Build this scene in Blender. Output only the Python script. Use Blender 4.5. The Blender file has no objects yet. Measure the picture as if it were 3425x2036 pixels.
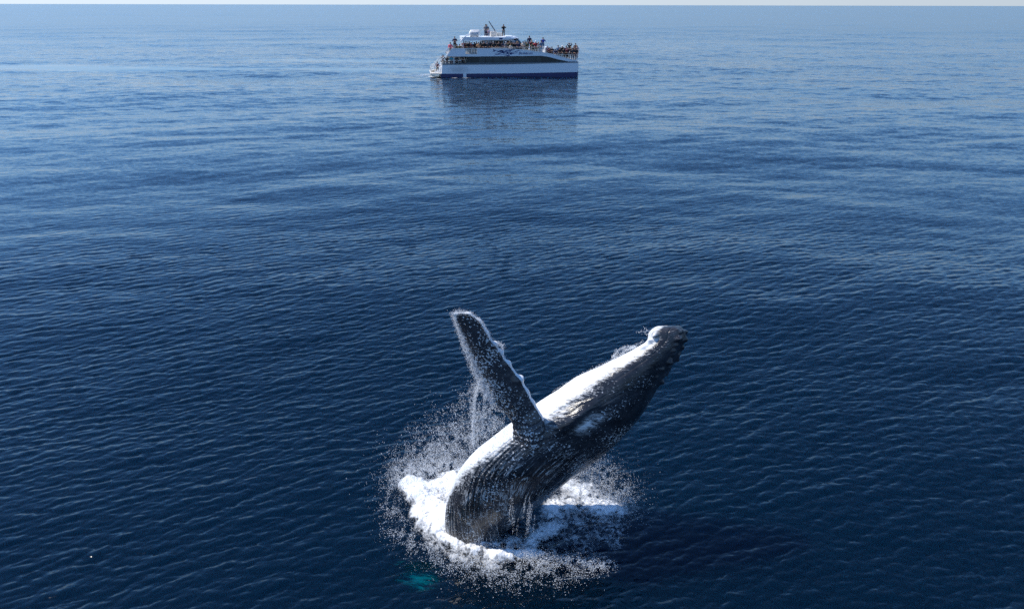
import bpy, bmesh, math, random
import numpy as np
from mathutils import Vector, Matrix

# ------------------------------------------------------------------ camera
sc = bpy.context.scene
COL = sc.collection
F_PX, W_PX, H_PX = 2400.0, 3425.0, 2036.0
CAM = Vector((0.0, 0.0, 11.3))
PITCH = math.atan((H_PX / 2 - 16.5) / F_PX)
ROLL = math.radians(0.12)
FWD = Vector((0, math.cos(PITCH), -math.sin(PITCH)))
U0 = Vector((0, math.sin(PITCH), math.cos(PITCH)))
X0 = Vector((1, 0, 0))
RGT = X0 * math.cos(ROLL) + U0 * math.sin(ROLL)
UPV = -X0 * math.sin(ROLL) + U0 * math.cos(ROLL)
cam_data = bpy.data.cameras.new('camera')
cam = bpy.data.objects.new('camera', cam_data)
COL.objects.link(cam)
m = Matrix((RGT, UPV, -FWD)).transposed().to_4x4()
m.translation = CAM
cam.matrix_world = m
cam_data.sensor_width = 36.0
cam_data.lens = 36.0 * F_PX / W_PX
cam_data.clip_start = 0.5
cam_data.clip_end = 200000.0
sc.camera = cam

# ------------------------------------------------------------------ light
SUN_EL = math.radians(57)
SUN_AZ = math.radians(-83)          # from +Y, negative = to the left
SUN_DIR = Vector((math.sin(SUN_AZ) * math.cos(SUN_EL), math.cos(SUN_AZ) * math.cos(SUN_EL), math.sin(SUN_EL)))
world = bpy.data.worlds.new("World")
sc.world = world
world.use_nodes = True
wn = world.node_tree.nodes; wl = world.node_tree.links
sky = wn.new('ShaderNodeTexSky')
sky.sky_type = 'NISHITA'
sky.sun_disc = False
sky.sun_elevation = SUN_EL
sky.sun_rotation = SUN_AZ
sky.air_density = 1.0
sky.dust_density = 0.0
sky.ozone_density = 3.0
sky.altitude = 0
tint = wn.new('ShaderNodeVectorMath'); tint.operation = 'MULTIPLY'
wl.new(sky.outputs[0], tint.inputs[0]); tint.inputs[1].default_value = (0.69, 0.99, 1.28)
# thin bright band of sea air low over the horizon, a little paler towards the sun's side
wtc = wn.new('ShaderNodeTexCoord'); wsep = wn.new('ShaderNodeSeparateXYZ')
wl.new(wtc.outputs['Generated'], wsep.inputs[0])
wel = wn.new('ShaderNodeMapRange'); wel.interpolation_type = 'SMOOTHSTEP'
wl.new(wsep.outputs[2], wel.inputs['Value'])
wel.inputs['From Min'].default_value = 0.0; wel.inputs['From Max'].default_value = 0.22
wel.inputs['To Min'].default_value = 1.0; wel.inputs['To Max'].default_value = 0.0
wsd = wn.new('ShaderNodeMapRange')
wl.new(wsep.outputs[0], wsd.inputs['Value'])
wsd.inputs['From Min'].default_value = -0.6; wsd.inputs['From Max'].default_value = 0.6
wsd.inputs['To Min'].default_value = 1.08; wsd.inputs['To Max'].default_value = 0.74
wcol = wn.new('ShaderNodeVectorMath'); wcol.operation = 'SCALE'
wc2 = wn.new('ShaderNodeMix'); wc2.data_type = 'RGBA'
wlow = wn.new('ShaderNodeMapRange'); wl.new(wsep.outputs[2], wlow.inputs['Value'])
wlow.inputs['From Min'].default_value = 0.010; wlow.inputs['From Max'].default_value = 0.04
wl.new(wlow.outputs[0], wc2.inputs[0])
wc2.inputs[6].default_value = (*(c / 0.15 for c in (0.73, 0.84, 0.95)), 1)
wc2.inputs[7].default_value = (*(c / 0.15 for c in (0.48, 0.70, 1.03)), 1)
wl.new(wc2.outputs[2], wcol.inputs[0])
wl.new(wsd.outputs[0], wcol.inputs['Scale'])
wmx = wn.new('ShaderNodeMix'); wmx.data_type = 'RGBA'
wl.new(wel.outputs[0], wmx.inputs[0]); wl.new(tint.outputs[0], wmx.inputs[6]); wl.new(wcol.outputs[0], wmx.inputs[7])
wl.new(wmx.outputs[2], wn['Background'].inputs['Color'])
wn['Background'].inputs['Strength'].default_value = 0.15
sl = bpy.data.lights.new('sun', 'SUN')
sl.energy = 5.0
sl.angle = math.radians(0.5)
sl.color = (1.0, 0.95, 0.87)
so = bpy.data.objects.new('sun', sl)
COL.objects.link(so)
so.rotation_euler = (-SUN_DIR).to_track_quat('-Z', 'Y').to_euler()
so.location = (0, 0, 60)
sc.view_settings.view_transform = 'Standard'
sc.view_settings.look = 'None'
sc.view_settings.exposure = 0.0
sc.view_settings.gamma = 1.0
sc.cycles.use_denoising = False
sc.cycles.sample_clamp_direct = 5.0
sc.cycles.sample_clamp_indirect = 4.0

# ------------------------------------------------------------------ helpers
def ray(px, py):
    return (FWD + RGT * ((px - W_PX / 2) / F_PX) + UPV * ((H_PX / 2 - py) / F_PX))

def at_y(px, py, Y):
    d = ray(px, py); return CAM + d * ((Y - CAM.y) / d.y)

def on_water(px, py, z=0.0):
    d = ray(px, py); return CAM + d * ((z - CAM.z) / d.z)

def np_mesh(name, verts, faces, mat=None, parent=None, smooth=True, loc=None):
    """verts (n,3) float array, faces (m,k) int array, k 3 or 4"""
    verts = np.ascontiguousarray(verts, dtype=np.float32)
    faces = np.ascontiguousarray(faces, dtype=np.int32)
    me = bpy.data.meshes.new(name)
    me.vertices.add(len(verts)); me.vertices.foreach_set('co', verts.ravel())
    nf, k = faces.shape
    me.loops.add(nf * k); me.loops.foreach_set('vertex_index', faces.ravel())
    me.polygons.add(nf)
    me.polygons.foreach_set('loop_start', np.arange(0, nf * k, k, dtype=np.int32))
    me.polygons.foreach_set('loop_total', np.full(nf, k, dtype=np.int32))
    me.update(calc_edges=True)
    if smooth:
        me.polygons.foreach_set('use_smooth', np.ones(nf, dtype=bool))
    if mat: me.materials.append(mat)
    o = bpy.data.objects.new(name, me)
    COL.objects.link(o)
    if parent is not None: o.parent = parent
    if loc is not None: o.location = loc
    return o

def vattr(o, name, arr):
    a = o.data.attributes.new(name, 'FLOAT', 'POINT')
    a.data.foreach_set('value', np.ascontiguousarray(arr, dtype=np.float32).ravel())

def tag(o, label=None, cat=None, group=None, kind=None):
    if label: o['label'] = label
    if cat: o['category'] = cat
    if group: o['group'] = group
    if kind: o['kind'] = kind
    return o

def new_mat(name):
    mt = bpy.data.materials.new(name); mt.use_nodes = True
    nt = mt.node_tree
    return mt, nt.nodes, nt.links, nt.nodes['Principled BSDF']

def simple_mat(name, col, rough=0.5, metal=0.0, noise=0.0, nscale=5.0):
    mt, n, l, b = new_mat(name)
    b.inputs['Base Color'].default_value = (*col, 1)
    b.inputs['Roughness'].default_value = rough
    b.inputs['Metallic'].default_value = metal
    if noise > 0:
        tc = n.new('ShaderNodeTexCoord'); nz = n.new('ShaderNodeTexNoise')
        nz.inputs['Scale'].default_value = nscale; nz.inputs['Detail'].default_value = 5
        l.new(tc.outputs['Object'], nz.inputs['Vector'])
        mr = n.new('ShaderNodeMapRange')
        mr.inputs['From Min'].default_value = 0.3; mr.inputs['From Max'].default_value = 0.7
        mr.inputs['To Min'].default_value = 1 - noise; mr.inputs['To Max'].default_value = 1 + noise * 0.4
        l.new(nz.outputs['Fac'], mr.inputs['Value'])
        mx = n.new('ShaderNodeVectorMath'); mx.operation = 'SCALE'
        mx.inputs[0].default_value = col
        l.new(mr.outputs[0], mx.inputs['Scale'])
        l.new(mx.outputs[0], b.inputs['Base Color'])
    return mt

class NB:
    """tiny node-graph helper"""
    def __init__(s, nodes, links): s.n = nodes; s.l = links
    def put(s, sock, v):
        if hasattr(v, 'is_output'): s.l.new(v, sock)
        elif v is not None:
            sock.default_value = v
    def math(s, op, a, b=None, c=None, clamp=False):
        q = s.n.new('ShaderNodeMath'); q.operation = op; q.use_clamp = clamp
        s.put(q.inputs[0], a); s.put(q.inputs[1], b)
        if c is not None: s.put(q.inputs[2], c)
        return q.outputs[0]
    def vmath(s, op, a, b=None):
        q = s.n.new('ShaderNodeVectorMath'); q.operation = op
        s.put(q.inputs[0], a)
        if op == 'SCALE': s.put(q.inputs['Scale'], b)
        elif b is not None: s.put(q.inputs[1], b)
        return q.outputs['Value'] if op in ('LENGTH', 'DOT_PRODUCT', 'DISTANCE') else q.outputs[0]
    def mapr(s, v, a, b, c=0.0, d=1.0, smooth=False):
        q = s.n.new('ShaderNodeMapRange')
        if smooth: q.interpolation_type = 'SMOOTHSTEP'
        s.put(q.inputs['Value'], v)
        for k, x in zip(('From Min', 'From Max', 'To Min', 'To Max'), (a, b, c, d)): s.put(q.inputs[k], x)
        return q.outputs[0]
    def noise(s, vec, scale, detail=4, rough=0.5, dist=0.0):
        q = s.n.new('ShaderNodeTexNoise')
        s.put(q.inputs['Vector'], vec)
        q.inputs['Scale'].default_value = scale; q.inputs['Detail'].default_value = detail
        q.inputs['Roughness'].default_value = rough; q.inputs['Distortion'].default_value = dist
        return q.outputs
    def mapping(s, vec, loc=(0, 0, 0), rot=(0, 0, 0), scale=(1, 1, 1)):
        q = s.n.new('ShaderNodeMapping')
        s.put(q.inputs['Vector'], vec)
        q.inputs['Location'].default_value = loc; q.inputs['Rotation'].default_value = rot
        q.inputs['Scale'].default_value = scale
        return q.outputs[0]
    def mixc(s, f, a, b):
        q = s.n.new('ShaderNodeMix'); q.data_type = 'RGBA'
        s.put(q.inputs[0], f); s.put(q.inputs[6], a); s.put(q.inputs[7], b)
        return q.outputs[2]
    def attr(s, name):
        q = s.n.new('ShaderNodeAttribute'); q.attribute_name = name
        return q.outputs['Fac']

# ------------------------------------------------------------------ water
rng = np.random.default_rng(7)

def wave_tile(N, L, lam_min, lam_max, systems, slope_rms):
    """one periodic patch of directional waves (height + horizontal chop)"""
    k1 = 2 * np.pi * np.fft.fftfreq(N, d=L / N)
    kx, ky = np.meshgrid(k1, k1, indexing='ij')
    k = np.hypot(kx, ky); k[0, 0] = 1
    kmin, kmax = 2 * np.pi / lam_max, 2 * np.pi / lam_min
    th = np.arctan2(ky, kx)
    D = sum(w * np.clip(np.cos(th - math.radians(d)), 0, 1) ** p for d, p, w in systems)
    band = (1 / (1 + np.exp(-(np.log(k / kmin)) * 8))) * (1 / (1 + np.exp((np.log(k / kmax)) * 8)))
    S = k ** -4.0 * D * band; S[0, 0] = 0
    amp = np.sqrt(S)
    hk = amp * (rng.standard_normal((N, N)) + 1j * rng.standard_normal((N, N)))
    h = np.fft.ifft2(hk); 
    sx = np.fft.ifft2(1j * kx * hk).real; sy = np.fft.ifft2(1j * ky * hk).real
    sc_ = slope_rms / math.sqrt((sx ** 2 + sy ** 2).mean())
    dx = np.fft.ifft2(-1j * kx / k * hk).real * sc_
    dy = np.fft.ifft2(-1j * ky / k * hk).real * sc_
    return np.stack([dx, dy, h.real * sc_], -1).astype(np.float32), L

def sample_tile(tile, x, y):
    T, L = tile; N = T.shape[0]
    u = (x / L * N) % N; v = (y / L * N) % N
    i = np.floor(u).astype(int); j = np.floor(v).astype(int)
    fu = (u - i)[..., None].astype(np.float32); fv = (v - j)[..., None].astype(np.float32)
    i %= N; j %= N; i2 = (i + 1) % N; j2 = (j + 1) % N
    return (T[i, j] * (1 - fu) + T[i2, j] * fu) * (1 - fv) + (T[i, j2] * (1 - fu) + T[i2, j2] * fu) * fv

TILES = [
    # tile, chop, smallest wavelength it carries
    (wave_tile(512, 331.0, 9.0, 60.0, [(108, 10, 1.0), (66, 14, 0.8)], 0.022), 1.0, 9.0),
    (wave_tile(1024, 107.0, 0.8, 9.0, [(112, 8, 1.0), (75, 8, 0.35)], 0.030), 1.0, 2.0),
    (wave_tile(1024, 23.0, 0.15, 0.62, [(119, 14, 1.0), (97, 10, 0.40), (150, 12, 0.12)], 0.150), 1.0, 0.19),
    (wave_tile(1024, 11.9, 0.08, 0.3, [(118, 5, 1.0), (80, 3, 0.5)], 0.080), 0.65, 0.09),
]

def water_disp(x, y, spacing=None):
    """displacement of the water surface at rest position x, y"""
    out = np.zeros(x.shape + (3,), np.float32)
    for (t, chop, lam) in TILES:
        d = sample_tile(t, x, y).copy()
        d[..., :2] *= chop
        if spacing is not None:
            w = np.clip((lam * 2.2 / np.maximum(spacing, 1e-6) - 1.5) / 2.5, 0, 1)[..., None]
            d *= w
        out += d
    return out

def build_water(mat):
    ROWS = 1650
    # rows spaced evenly in viewing slope 11.3/r, so the near water is fine and the far water coarse
    s = 11.3 / 900 + (11.3 / 7.0) * (1 - np.linspace(0, 1, ROWS, endpoint=False)) ** 1.35
    r = 11.3 / s
    r = np.concatenate([np.geomspace(0.6, 6.9, 90, endpoint=False), r, [900, 1300, 2000, 3500, 7000, 15000, 32000]])
    fine = np.linspace(-42, 42, 1700)
    side = 42 + np.cumsum(np.geomspace(0.1, 8.0, 40)); side = 42 + (side - 42) / (side[-1] - 42) * 138
    az = np.radians(np.concatenate([-side[::-1][:-1], fine, side]))
    az[0] = -math.pi + 1e-3
    R, A = np.meshgrid(r, az, indexing='ij')
    X = R * np.sin(A); Y = R * np.cos(A)
    dr = np.gradient(r); da = np.gradient(az)
    sp = np.maximum(dr[:, None], 0.35 * R * da[None, :])
    # calm slick trailing away from the boat's stern
    cy = 140.0 - 0.045 * X + 1.4 * np.sin(X / 9.0) + 0.7 * np.sin(X / 3.7 + 1)
    hw = 8.0 * (0.62 + 0.38 * np.sin(X / 13.0 + 2)) * np.clip((-X + 2) / 45.0 + .25, 0.2, 1)
    calm = np.clip(1.3 - np.abs(Y - cy) / hw, 0, 1) * np.clip((-X - 9) / 8.0, 0, 1)
    cy2 = 163.0 - 0.03 * X + 1.5 * np.sin(X / 11.0)
    calm = np.maximum(calm, 0.7 * np.clip(1.4 - np.abs(Y - cy2) / 4.5, 0, 1) * np.clip((-X - 12) / 10.0, 0, 1) * np.clip((X + 62) / 15.0, 0, 1))
    D = water_disp(X, Y, sp) * (1 - 0.93 * calm)[..., None]
    V = np.stack([X + D[..., 0], Y + D[..., 1], D[..., 2]], -1)
    n, mm = X.shape
    idx = np.arange(n * mm).reshape(n, mm)
    quads = np.stack([idx[:-1, :-1], idx[:-1, 1:], idx[1:, 1:], idx[1:, :-1]], -1).reshape(-1, 4)[:, ::-1]
    seam = np.stack([idx[:-1, -1], idx[:-1, 0], idx[1:, 0], idx[1:, -1]], -1)[:, ::-1]
    o = np_mesh('water', V.reshape(-1, 3), np.concatenate([quads, seam]), mat)
    vattr(o, 'calm', calm)
    tag(o, 'deep blue rippled open ocean reaching to the horizon', 'ocean', kind='structure')
    return o

def water_material():
    mt, n, l, b = new_mat('sea_water'); g = NB(n, l)
    geo = n.new('ShaderNodeNewGeometry')
    pos = geo.outputs['Position']
    sep = n.new('ShaderNodeSeparateXYZ'); l.new(pos, sep.inputs[0])
    flat = n.new('ShaderNodeCombineXYZ'); l.new(sep.outputs[0], flat.inputs[0]); l.new(sep.outputs[1], flat.inputs[1])
    p = flat.outputs[0]
    dist = g.vmath('LENGTH', p)
    # ripples too small for the mesh: random facet slopes, crests run along the wind's cross direction
    pm = g.mapping(p, rot=(0, 0, math.radians(-26)), scale=(0.42, 1.0, 1.0))
    fine = g.noise(pm, 7.0, 5, 0.62)['Color']
    mid = g.noise(pm, 1.1, 5, 0.6)['Color']
    far = g.noise(g.mapping(p, rot=(0, 0, math.radians(-10)), scale=(0.30, 1.0, 1.0)), 0.10, 7, 0.68)['Color']
    half = (0.5, 0.5, 0.5)
    def slopes(c, a): return g.vmath('SCALE', g.vmath('SUBTRACT', c, half), a)
    # calm slick left by the boat and long smooth streaks
    band = g.attr('calm')
    gust = g.mapr(g.noise(g.mapping(p, rot=(0, 0, math.radians(8)), scale=(0.012, 0.05, 1)), 1.0, 3, 0.5)['Fac'], 0.35, 0.65, 0.90, 1.05)
    gust2 = g.mapr(g.noise(g.mapping(p, rot=(0, 0, math.radians(-4)), scale=(0.0015, 0.0045, 1)), 1.0, 5, 0.65)['Fac'], 0.38, 0.62, 0.65, 1.25)
    gust = g.math('MULTIPLY', gust, gust2)
    calm = g.math('MULTIPLY', g.math('SUBTRACT', 1.0, g.math('MULTIPLY', band, 0.93)), gust)
    calm = g.math('MULTIPLY', calm, g.mapr(dist, 110, 600, 1.0, 0.50))
    a_f = g.math('MULTIPLY', g.mapr(dist, 10, 60, 0.13, 0.42), calm)
    a_m = g.math('MULTIPLY', g.mapr(dist, 35, 130, 0.0, 0.68), calm)
    a_r = g.math('MULTIPLY', g.mapr(dist, 60, 300, 0.0, 0.20), calm)
    sl_ = g.vmath('ADD', slopes(fine, a_f), g.vmath('ADD', slopes(mid, a_m), slopes(far, a_r)))
    sl_ = g.vmath('MULTIPLY', sl_, (0.7, 1.0, 0.0))
    # far off one mostly sees the faces that lean towards the viewer's side of each crest
    nrm = g.vmath('NORMALIZE', g.vmath('ADD', geo.outputs['Normal'], sl_))
    l.new(nrm, b.inputs['Normal'])
    b.inputs['Base Color'].default_value = (0.0001, 0.0060, 0.0160, 1)
    b.inputs['Roughness'].default_value = 0.06
    rr = g.math('MULTIPLY', g.mapr(dist, 30, 400, 0.075, 0.16), g.math('SUBTRACT', 1.0, g.math('MULTIPLY', band, 0.5)))
    l.new(rr, b.inputs['Roughness'])
    b.inputs['IOR'].default_value = 1.333
    b.inputs['Subsurface Weight'].default_value = 1.0
    b.inputs['Subsurface Radius'].default_value = (0.5, 1.0, 1.3)
    b.inputs['Subsurface Scale'].default_value = 14.0
    # clear patch of water through which the pale flipper shows
    c = on_water(1392, 1912)
    rel = g.vmath('LENGTH', g.vmath('MULTIPLY', g.vmath('SUBTRACT', p, (c.x + 0.06, c.y, 0)), (1.0, 1.35, 0)))
    brk = g.noise(g.mapping(p, rot=(0, 0, .3), scale=(2.6, 11, 1)), 1.0, 3, 0.6)['Fac']
    hole = g.mapr(g.math('ADD', rel, g.math('MULTIPLY', g.math('SUBTRACT', brk, 0.5), 2.3)), 0.10, 0.75, 0.72, 0.0, True)
    hole = g.math('MULTIPLY', hole, g.mapr(rel, 0.34, 0.72, 1, 0))
    tr = n.new('ShaderNodeBsdfTransparent'); tr.inputs[0].default_value = (0.02, 0.55, 0.66, 1)
    mxs = n.new('ShaderNodeMixShader'); l.new(hole, mxs.inputs[0]); l.new(b.outputs[0], mxs.inputs[1]); l.new(tr.outputs[0], mxs.inputs[2])
    l.new(mxs.outputs[0], n['Material Output'].inputs['Surface'])
    return mt

WATER_MAT = water_material()
water = build_water(WATER_MAT)

# ------------------------------------------------------------------ whale
def catmull(P, t):
    """P (n,k) control points, t in [0, n-1]"""
    P = np.asarray(P, float); n = len(P)
    i = np.clip(np.floor(t).astype(int), 0, n - 2); f = (t - i)[:, None]
    p0 = P[np.clip(i - 1, 0, n - 1)]; p1 = P[i]; p2 = P[i + 1]; p3 = P[np.clip(i + 2, 0, n - 1)]
    return 0.5 * ((2 * p1) + (-p0 + p2) * f + (2 * p0 - 5 * p1 + 4 * p2 - p3) * f ** 2 + (-p0 + 3 * p1 - 3 * p2 + p3) * f ** 3)

_lat = rng.random((64, 64, 64)).astype(np.float32)
def vnoise(p):
    p = np.asarray(p, float); i = np.floor(p).astype(int); f = p - i; f = f * f * (3 - 2 * f)
    out = 0
    for a in (0, 1):
        for b in (0, 1):
            for c in (0, 1):
                w = (f[..., 0] if a else 1 - f[..., 0]) * (f[..., 1] if b else 1 - f[..., 1]) * (f[..., 2] if c else 1 - f[..., 2])
                out = out + w * _lat[(i[..., 0] + a) % 64, (i[..., 1] + b) % 64, (i[..., 2] + c) % 64]
    return out
def fbm(p, oct=4, gain=0.5):
    s = 0; a = 1; tot = 0
    for k in range(oct):
        s = s + a * vnoise(p * 2.0 ** k + 17.3 * k); tot += a; a *= gain
    return s / tot
def sstep(x, a, b):
    t = np.clip((x - a) / (b - a), 0, 1); return t * t * (3 - 2 * t)

WY = 13.4                                           # the whale rises in this plane
STN = [  # belly edge, back edge of each station (photo pixels), depth ratio
    ((1600, 2330), (1640, 2340), 0.7), ((1560, 2150), (1680, 2160), 0.8), ((1515, 1950), (1705, 1960), 0.9),
    ((1488, 1790), (1680, 1806), 0.95), ((1488, 1712), (1724, 1757), 1.0), ((1503, 1645), (1794, 1696), 1.0),
    ((1535, 1572), (1870, 1632), 1.0), ((1590, 1508), (1935, 1581), 1.0), ((1652, 1455), (2000, 1535), 0.98),
    ((1720, 1402), (2058, 1487), 0.96), ((1790, 1352), (2110, 1433), 0.95), ((1858, 1308), (2155, 1378), 0.95),
    ((1930, 1261), (2193, 1314), 0.95), ((2005, 1225), (2228, 1256), 0.95), ((2080, 1189), (2260, 1208), 0.95),
    ((2130, 1162), (2281, 1165), 0.95), ((2163, 1138), (2290, 1130), 0.92), ((2172, 1112), (2287, 1108), 0.9),
    ((2192, 1092), (2283, 1096), 0.8), ((2222, 1088), (2278, 1090), 0.65), ((2254, 1088), (2268, 1087), 0.5)]
def stn_world(k):
    (lx, ly), (rx, ry), d = STN[k]
    yc = WY + 0.02 * max(k - 6, 0)
    return [*at_y(lx, ly, yc), *at_y(rx, ry, yc), d]
SW = np.array([stn_world(k) for k in range(len(STN))])

def tube_faces(n, m, off=0, flip=False):
    idx = np.arange(n * m).reshape(n, m) + off
    j2 = np.roll(idx, -1, axis=1)
    q = np.stack([idx[:-1], j2[:-1], j2[1:], idx[1:]], -1).reshape(-1, 4)
    return q[:, ::-1] if flip else q

def grid_normals(P):
    du = np.gradient(P, axis=0); dv = (np.roll(P, -1, 1) - np.roll(P, 1, 1))
    N = np.cross(du, dv); N /= np.maximum(np.linalg.norm(N, axis=-1, keepdims=True), 1e-9)
    return N

def body_shell():
    NS, NR = 620, 400
    t = np.linspace(0, len(STN) - 1, NS)
    Q = catmull(SW, t)
    Lp, Rp, d = Q[:, :3], Q[:, 3:6], Q[:, 6]
    C = (Lp + Rp) / 2; nv = (Lp - Rp) / 2; hw = np.linalg.norm(nv, axis=1)
    ph = np.linspace(-math.pi, math.pi, NR, endpoint=False)
    cosp, sinp = np.cos(ph), np.sin(ph)
    DV = np.array(CAM)[None] - C; DV /= np.linalg.norm(DV, axis=1, keepdims=True)
    # fuller belly and cheeks, slightly flattened back
    prof = 1 + 0.05 * np.sin(ph) ** 2
    P = C[:, None] + nv[:, None] * (cosp * 1.0)[None, :, None] + DV[:, None] * (hw * d)[:, None, None] * (np.sign(sinp) * np.abs(sinp) ** 0.92 * prof)[None, :, None]
    seg = np.linalg.norm(np.gradient(C, axis=0), axis=1); u = np.cumsum(seg); u -= np.interp(4.0, t, u)
    N = grid_normals(P)
    if (N * (P - C[:, None])).sum() < 0: N = -N
    T = t[:, None] + 0 * ph[None]; PH = np.abs(ph)[None] + 0 * t[:, None]
    W = ph[None] * hw[:, None]; U = u[:, None] + 0 * ph[None]
    uv3 = np.stack([U, W, 0 * U], -1)
    disp = 0.05 * (fbm(P * 1.3, 3) - .5) + 0.022 * (fbm(P * 6, 4) - .5)
    # throat pleats along the belly
    wob = 0.10 * (fbm(uv3 * np.array([0.8, 1.5, 1]) + 5, 3) - .5)
    pl = np.abs(np.sin((W + wob) * math.pi / 0.115)) ** 0.45
    lo = 1.05 + 0.7 * sstep(T, 12, 5)
    disp -= (0.024 + 0.03 * sstep(T, 10, 8.5)) * (1 - pl) * sstep(fbm(uv3 * np.array([.5, 2.5, 1]) + 31, 2), .30, .62) * sstep(PH, lo - .2, lo - 0.5) * sstep(T, 19, 16) * sstep(T, 2, 4)
    # wrinkles on the flank below and behind the flipper root, running around it
    wr = np.abs(fbm(uv3 * np.array([1.6, 5.5, 1]) + 11, 4) - .5)
    disp += 0.07 * np.clip(wr, 0, .16) * sstep(PH, 0.7, 1.1) * sstep(PH, 2.6, 2.0) * sstep(T, 12.5, 10.5) * sstep(T, 3, 6) - 0.006
    fold = np.abs(np.sin((U * 1.0 + 0.35 * W + wob * 2) * math.pi / 0.16)) ** 0.6
    disp -= 0.03 * sstep(fbm(uv3 * np.array([1.5, 1.5, 1]) + 51, 2), .3, .7) * (1 - fold) * sstep(np.abs(T - 9.4), 1.4, 0.5) * sstep(PH, 0.8, 1.1) * sstep(PH, 2.1, 1.5)
    # brow above the eye and the mouth line
    disp += 0.12 * np.exp(-(((T - 9.9) / 0.9) ** 2 + ((PH - 1.45) / 0.16) ** 2))
    mline = 1.42 + 0.055 * (T - 12)
    disp -= 0.010 * np.exp(-((PH - mline) / 0.05) ** 2) * sstep(T, 11.3, 12.3)
    # knobs on the snout and along the jaw
    r2 = np.random.default_rng(3)
    for k in range(64):
        tk = r2.uniform(12.4, 17.4); pk = r2.choice([r2.uniform(2.2, 3.1), r2.uniform(2.75, 3.12), mline.min() - 0.12 + .055 * (tk - 12) + r2.uniform(0, .1)])
        hwk = np.interp(tk, t, hw); uk = np.interp(tk, t, u)
        dd = ((U - uk) / 0.055) ** 2 + ((PH - pk) * hwk / 0.055) ** 2
        disp += 0.032 * r2.uniform(.6, 1.2) * np.exp(-dd)
    # chin knob
    disp += 0.02 * np.exp(-(((T - 16.9) / 0.8) ** 2 + (PH / 0.5) ** 2))
    P = P + N * disp[..., None]
    white_edge = np.interp(t, [0, 4, 5.2, 6.2, 7.5, 9, 11, 13, 15, 16.5, 18, 20], [.0, .1, .42, .74, .96, 1.12, 1.12, 1.08, 1.10, 1.12, 0.95, 0.6])
    we = white_edge[:, None] - PH
    F = tube_faces(NS, NR)
    P = P.reshape(-1, 3)
    capT = P[-NR:].mean(0); V = np.vstack([P, capT])
    k = len(V) - 1; last = np.arange((NS - 1) * NR, NS * NR)
    cap = np.stack([last, np.roll(last, -1), np.full(NR, k), np.full(NR, k)], -1)
    ext = lambda a: np.append(a.ravel(), a[-1].mean())
    return V, F, cap[:, :3], ext(U), ext(W), ext(we), ext(T), ext(0 * U)

FLP = [  # trailing edge, leading edge (photo pixels), plane, thickness
    ((1516, 1050), (1522, 1046), 12.35, .012), ((1522, 1068), (1566, 1048), 12.38, .03), ((1537, 1100), (1608, 1076), 12.42, .045),
    ((1556, 1145), (1638, 1128), 12.46, .06), ((1575, 1190), (1664, 1160), 12.5, .07), ((1595, 1232), (1688, 1198), 12.53, .08),
    ((1620, 1283), (1722, 1240), 12.56, .095), ((1645, 1325), (1752, 1283), 12.58, .11), ((1673, 1363), (1774, 1328), 12.6, .125),
    ((1700, 1392), (1797, 1362), 12.63, .15), ((1714, 1424), (1820, 1400), 12.62, .20), ((1714, 1462), (1832, 1440), 12.62, .27),
    ((1712, 1512), (1840, 1492), 12.78, .32), ((1715, 1570), (1850, 1548), 13.1, .36)]
def flipper_shell(ctrl, seed=5, knobs=(), flare=True):
    NS, NR = 420, 150
    C0 = np.array([[*a, *b, th] for a, b, th in ctrl])
    t = np.linspace(0, len(ctrl) - 1, NS)
    Q = catmull(C0, t); A, B, th = Q[:, :3], Q[:, 3:6], Q[:, 6]
    C = (A + B) / 2; nv = (B - A) / 2
    tan = np.gradient(C, axis=0); tan /= np.linalg.norm(tan, axis=1, keepdims=True)
    bn = np.cross(tan, nv); bn /= np.linalg.norm(bn, axis=1, keepdims=True)
    ph = np.linspace(0, 2 * math.pi, NR, endpoint=False); c, s_ = np.cos(ph), np.sin(ph)
    tail = np.where(c < 0, np.abs(c) * 0.75, 0)          # thin trailing edge
    P = C[:, None] + nv[:, None] * c[None, :, None] + bn[:, None] * (th[:, None] * (s_ * (1 - tail))[None])[..., None]
    N = grid_normals(P)
    if (N * (P - C[:, None])).sum() < 0: N = -N
    seg = np.linalg.norm(np.gradient(C, axis=0), axis=1); u = np.cumsum(seg)
    hw = np.linalg.norm(nv, axis=1)
    U = u[:, None] + 0 * ph[None]; CC = c[None] + 0 * U
    disp = 0.02 * (fbm(P * 3.0 + seed, 3) - .5) + 0.016 * (fbm(P * 11 + seed, 3) - .5)
    for (tk, amp, w) in knobs:
        uk = np.interp(tk, t, u)
        disp += amp * np.exp(-((U - uk) / w) ** 2) * np.clip(CC, 0, 1) ** 3
    fold = np.abs(np.sin(U * math.pi / 0.13 + 3 * fbm(P * 2, 2))) ** 0.5
    disp -= 0.022 * (1 - fold) * sstep(t, 9.2, 10.5)[:, None]
    P = P + N * disp[..., None]
    W = CC * hw[:, None]
    edge = sstep(CC, 0.86, 0.99) * sstep(t, 10.8, 9.3)[:, None] + sstep(-CC, .35, 1.0) * 0.45 * sstep(t, 8, 6)[:, None] + sstep(t, 1.5, 0.2)[:, None] * .6
    T = t[:, None] + 0 * U
    P = P.reshape(-1, 3)
    V = np.vstack([P, P[:NR].mean(0)])
    first = np.arange(NR); k = len(V) - 1
    cap = np.stack([np.roll(first, -1), first, np.full(NR, k)], -1)
    ext = lambda a: np.append(a.ravel(), a[0].mean())
    return V, tube_faces(NS, NR), cap, ext(U), ext(W), ext(edge), ext(T), np.append(np.ones(NS * NR), 1.0)

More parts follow.
